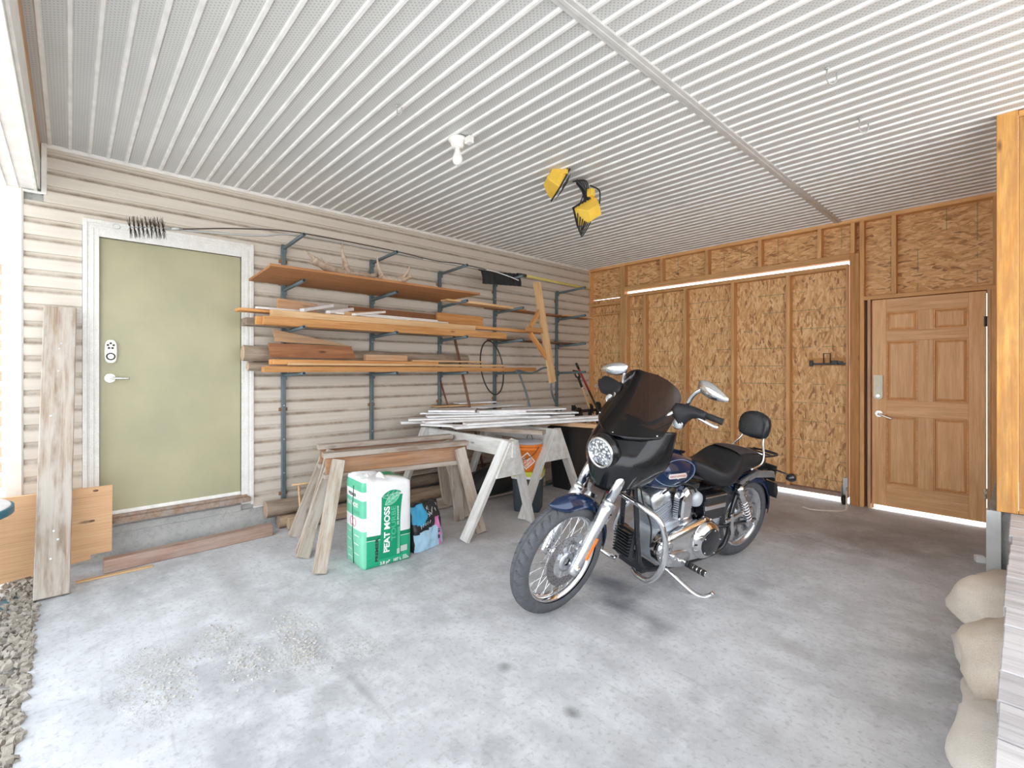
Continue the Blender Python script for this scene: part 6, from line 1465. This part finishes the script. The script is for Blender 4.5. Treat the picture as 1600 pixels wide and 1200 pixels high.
# axes: local x along the front face to the right, local y to the back, front at y = -BD/2
MP = Matrix(((0.06, -0.998, 0, 1.323), (0.998, 0.06, 0, -4.171), (0, 0, 1, 0), (0, 0, 0, 1)))
PB = thing('peat_moss_bag', 'tall white and green printed bag reading PEAT MOSS in front of the brown sawhorses', 'bag', mat4=MP)
from mathutils import noise as NZ
def front_y(x, z): return -BD/2-0.012*math.cos(PI*x/BW)*math.sin(PI*min(1, max(0, z)/BH))
def side_x(y, z): return -BW/2-0.010*math.cos(PI*y/BD)*math.sin(PI*min(1, max(0, z)/BH))
rings = []
outline = []
for k in range(17): outline.append((-BW/2+BW*k/16, 'f'))
def ringat(z, f=1.0, dz=0.0):
    r = []
    cc = 0.012
    for k in range(15): x = -BW/2+cc+(BW-2*cc)*k/14; r.append((x, front_y(x, z)))
    for k in range(11): y = -BD/2+cc+(BD-2*cc)*k/10; r.append((-side_x(y, z), y))
    for k in range(15): x = BW/2-cc-(BW-2*cc)*k/14; r.append((x, -front_y(x, z)))
    for k in range(11): y = BD/2-cc-(BD-2*cc)*k/10; r.append((side_x(y, z), y))
    return r
for z in [0.0, 0.006, 0.03, 0.08, 0.14, 0.20, 0.26, 0.32, 0.38, 0.44, 0.50, 0.54, 0.57]:
    f = 0.94 if z == 0 else (0.975 if z < 0.01 else 1.0)
    rings.append([V((x*f, y*f, z)) for x, y in ringat(z)])
for z, f in ((0.592, 0.96), (0.604, 0.84), (0.612, 0.62), (0.618, 0.38), (0.622, 0.12)):
    row = []
    for x, y in ringat(0.57):
        n_ = NZ.noise(V((x*14, y*14, z*20)))*0.016; lift = 0.035*max(0, -x/BW*1.2)*f-0.018*(x/BW+0.3)
        row.append(V((x*f, y*f, z+n_+lift)))
    rings.append(row)
mb = MB(); mb.loft(rings); bag = mb.build('bag_body', 'peat_bag_plastic', PB)
mb = MB(); rows = []
for i in range(7):
    t = i/6; rows.append([V((-0.12+0.16*k/8, -0.10+0.10*t+0.01*math.sin(k*1.9), 0.598+0.045*math.sin(PI*t)*(0.6+0.5*math.sin(k*1.3+1))+0.012*math.sin(k*2.7))) for k in range(9)])
mb.loft(rows, closed=False, caps=False); fl = mb.build('folded_flap', 'print_white', PB, sub=1); so = fl.modifiers.new('solidify', 'SOLIDIFY'); so.thickness = 0.002
FM = lambda dx, dz, off=0.0016: (lambda u, v: V((u+dx, front_y(u+dx, v+dz)-off, v+dz)))
SM = lambda dy, dz, off=0.0016: (lambda u, v: V((side_x(-(u+dy), v+dz)-off, -(u+dy), v+dz)))
def patch(name, poly, fm, mat, n=10):
    # polygon rows conforming to the bag: poly = (x0 left edge func, x1 right edge func, z0, z1)
    l, r, z0, z1 = poly; mb = MB(); m_ = 6; vs = [fm(l(j/n)+(r(j/n)-l(j/n))*i/m_, z0+(z1-z0)*j/n) for j in range(n+1) for i in range(m_+1)]
    mb.add(vs, [(j*(m_+1)+i, j*(m_+1)+i+1, (j+1)*(m_+1)+i+1, (j+1)*(m_+1)+i) for j in range(n) for i in range(m_)], True)
    return mb.build(name, mat, bag)
patch('banner', (lambda t: -0.055-0.012*(1-t)**2+0.008*t, lambda t: 0.105+0.022*abs(2*t-1)**2-0.012, 0.050, 0.485), FM(0, 0, 0.0012), 'print_green')
def leaf(cx, cz, L_, Wd, ang, mat, off, name='leaf_print'):
    pts = []
    for k in range(13): t = k/12; pts.append((L_*(t-0.5), Wd*math.sin(PI*t)**0.8))
    for k in range(1, 12): t = 1-k/12; pts.append((L_*(t-0.5), -Wd*math.sin(PI*t)**0.8))
    mp_ = FM(0, 0, off); P_ = [mp_(cx+a*math.cos(ang)-b*math.sin(ang), cz+a*math.sin(ang)+b*math.cos(ang)) for a, b in pts]
    mb = MB(); mb.add(P_, [tuple(range(len(P_)))]); o = mb.build(name, mat, bag)
    mb = MB(); mb.tube(P_, 0.0011, 4, closed=True); mb.tube([mp_(cx+a*math.cos(ang), cz+a*math.sin(ang)) for a in (-L_/2, 0, L_/2)], 0.0010, 4)
    for q in (-0.25, 0.0, 0.25):
        for sg in (1, -1): a, b = q*L_, 0; a2, b2 = q*L_+0.14*L_, sg*Wd*0.75; mb.tube([mp_(cx+a*math.cos(ang)-b*math.sin(ang), cz+a*math.sin(ang)+b*math.cos(ang)), mp_(cx+a2*math.cos(ang)-b2*math.sin(ang), cz+a2*math.sin(ang)+b2*math.cos(ang))], 0.0008, 4)
    tag(mb.build('leaf_veins', 'print_white', o), kind='stuff')
leaf(0.03, 0.495, 0.150, 0.030, 0.10, 'print_green', 0.0016); leaf(0.035, 0.462, 0.135, 0.030, 0.55, 'print_light_green', 0.0022)
lettering('lettering', 'PEAT MOSS', 0.058, FM(0.010, 0.090), 'print_white', bag, 0.0022, True, 0.325)
lettering('lettering', 'TOURBE', 0.050, FM(0.058, 0.165), 'print_light_green', bag, 0.0008, True, 0.245)
lettering('lettering', 'DE SPHAIGNE', 0.014, FM(0.080, 0.270), 'print_white', bag, 0.0006, True, 0.135)
lettering('lettering', 'PREMIER', 0.030, FM(-0.072, 0.040), 'print_black', bag, 0.0012, True, 0.165)
lettering('lettering', 'Sphagnum', 0.014, FM(-0.026, 0.092), 'print_white', bag, 0.0003, True, 0.08)
lettering('lettering', '3.8 pi\u00b3', 0.030, FM(-0.058, 0.012), 'print_white', bag, 0.0010, False, 0.075)
lettering('lettering', '107 L', 0.030, FM(0.040, 0.012), 'print_white', bag, 0.0010, False, 0.065)
patch('label_panel', (lambda t: 0.098, lambda t: 0.150, 0.070, 0.112), FM(0, 0, 0.0022), 'print_grey')
patch('label_panel', (lambda t: 0.072, lambda t: 0.090, 0.075, 0.255), FM(0, 0, 0.0022), 'print_light_green')
patch('label_panel', (lambda t: 0.068, lambda t: 0.090, 0.060, 0.098), FM(0, 0, 0.0026), 'print_grey')
for k in range(3): patch('small_print_line', (lambda t: 0.115, lambda t: 0.165-0.01*k, 0.014+0.011*k, 0.019+0.011*k), FM(0, 0, 0.0022), 'print_white', 1)
lettering('lettering', 'PREMIER', 0.030, SM(-0.09, 0.488), 'print_black', bag, 0.0006, False, 0.14)
lettering('lettering', 'PEAT MOSS', 0.040, SM(-0.115, 0.420), 'print_white', bag, 0.0012, False, 0.20)
lettering('lettering', 'TOURBE', 0.036, SM(-0.02, 0.372), 'print_light_green', bag, 0.0006, False, 0.13)
mb = MB()
for sg in (1, -1): mb.tube([SM(0, 0, 0.002)(0.005+sg*0.026+0.024*math.cos(a), 0.312+0.030*math.sin(a)) for a in [2*PI*k/18 for k in range(18)]], 0.0018, 5, closed=True)
mb.build('ring_mark', 'print_red', bag)
for k, (a_, b_) in enumerate([(-0.11, 0.23), (0.03, 0.22), (-0.11, 0.17), (0.02, 0.16), (-0.10, 0.10), (0.02, 0.09), (-0.10, 0.045)]):
    patch('small_print_line', (lambda t, a_=a_: a_, lambda t, a_=a_: a_+0.075, b_, b_+0.006), SM(0, 0, 0.0016), 'print_white', 1)
MB().tube([SM(0, 0, 0.002)(0.004*math.sin(k*1.7), 0.56-0.055*k) for k in range(11)], 0.0035, 6).build('side_fold', 'strap_dark', bag)

# crumpled black, blue and pink bag
MP2 = Matrix(((-0.20, -0.98, 0, 1.33), (0.98, -0.20, 0, -3.80), (0, 0, 1, 0), (0, 0, 0, 1)))
PB2 = thing('garden_bag', 'crumpled black and light blue plastic bag with a pink label beside the peat moss bag', 'bag', mat4=MP2)
def bag2(x, z, front=True):
    tt = max(0, min(1, z/0.35)); w = 1-0.10*tt
    n_ = NZ.noise(V((x*16, z*16, 3.1)))*0.022*(0.35+tt)+NZ.noise(V((x*40, z*40, 8.1)))*0.007
    return V((x*w, -0.095+0.07*tt**2+n_*(1 if front else 0)+0.05*(abs(x)/0.16)**4*0.6, z+0.02*NZ.noise(V((x*12, 0, 5)))*tt))
mb = MB(); NX, NZc = 26, 26; F_ = [[bag2(-0.155+0.31*i/NX, 0.002+0.335*j/NZc) for i in range(NX+1)] for j in range(NZc+1)]
Bk = [[V((p_.x, -p_.y*0.9+0.02, p_.z)) for p_ in row] for row in F_]
def colour(i, j):
    x = -0.155+0.31*(i+.5)/NX; z = 0.335*(j+.5)/NZc; n_ = NZ.noise(V((x*10, z*10, 1)))*0.05
    if z < 0.15+0.02*x/0.15 and x < 0.085: return 0
    if x > 0.06+n_*0.3 and x < 0.125 and z < 0.215: return 2
    if x >= 0.125 and z < 0.13: return 0
    if z > 0.185+n_ and x < -0.03+n_ : return 3
    return 1
vs = [p_ for row in F_ for p_ in row]; fs = []; ms = []
for j in range(NZc):
    for i in range(NX): a = j*(NX+1)+i; fs.append((a, a+1, a+NX+2, a+NX+1)); ms.append(colour(i, j))
mb.add(vs, fs, True); mb.mi = ms
mb.cur = 1; mb.add([p_ for row in Bk for p_ in row], fs, True)
for j in range(NZc):
    for i in (0, NX): mb.add([F_[j][i], F_[j+1][i], Bk[j+1][i], Bk[j][i]], [(0, 1, 2, 3)], True)
for i in range(NX): mb.add([F_[NZc][i], F_[NZc][i+1], Bk[NZc][i+1], Bk[NZc][i]], [(0, 1, 2, 3)], True)
b2 = mb.build('bag_body', ['bag_blue', 'bag_black', 'print_pink', 'bag_deep_blue'], PB2)
def m2(x, z): p_ = bag2(x, z); return p_-V((0, 0.003, 0))
mb = MB()
for (x, z) in ((0.088, 0.115), (0.088, 0.065)):
    mb.add([m2(x-0.010, z-0.014), m2(x+0.012, z-0.014), m2(x+0.012, z+0.014), m2(x-0.010, z+0.014)], [(0, 1, 2, 3)])
mb.build('label_mark', 'print_black', b2)
mb = MB(); random.seed(12)
for k in range(9):
    x = random.uniform(0.0, 0.13); z = random.uniform(0.22, 0.31); mb.tube([m2(x, z), m2(x+random.uniform(-.02, .02), z+0.015), m2(x+random.uniform(-.02, .02), z-0.012)], 0.0016, 4)
for k in range(5): mb.tube([m2(-0.09+0.022*k, 0.165+0.006*k), m2(-0.085+0.022*k, 0.19+0.006*k)], 0.002, 4)
tag(mb.build('printed_strokes', 'print_white', b2), kind='stuff')
# letters on the orange bucket's printed square
def bm_(u, v): return on_bucket(u*0.766-v*0.643, 0.105+u*0.643+v*0.766)
for w_, v0 in (('THE', 0.018), ('HOME', -0.012), ('DEPOT', -0.042)):
    lettering('lettering', w_, 0.030, (lambda u, v, v0=v0: bm_(u-0.046, v+v0)), 'white_plastic', BUCKET, 0.001, False, 0.092 if w_ != 'THE' else 0.05)
# letters on the tank badge
bx_ = V((-1, 0.10, 0)).normalized()
lettering('lettering', 'HARLEY-DAVIDSON', 0.016, (lambda u, v: cx_+bx_*(u-0.064)+V((0, -0.25, 1)).normalized()*(v-0.006)+V((0.05, 1, 0.2)).normalized()*0.0056), 'badge_red', bd, 0.0002, False, 0.128)
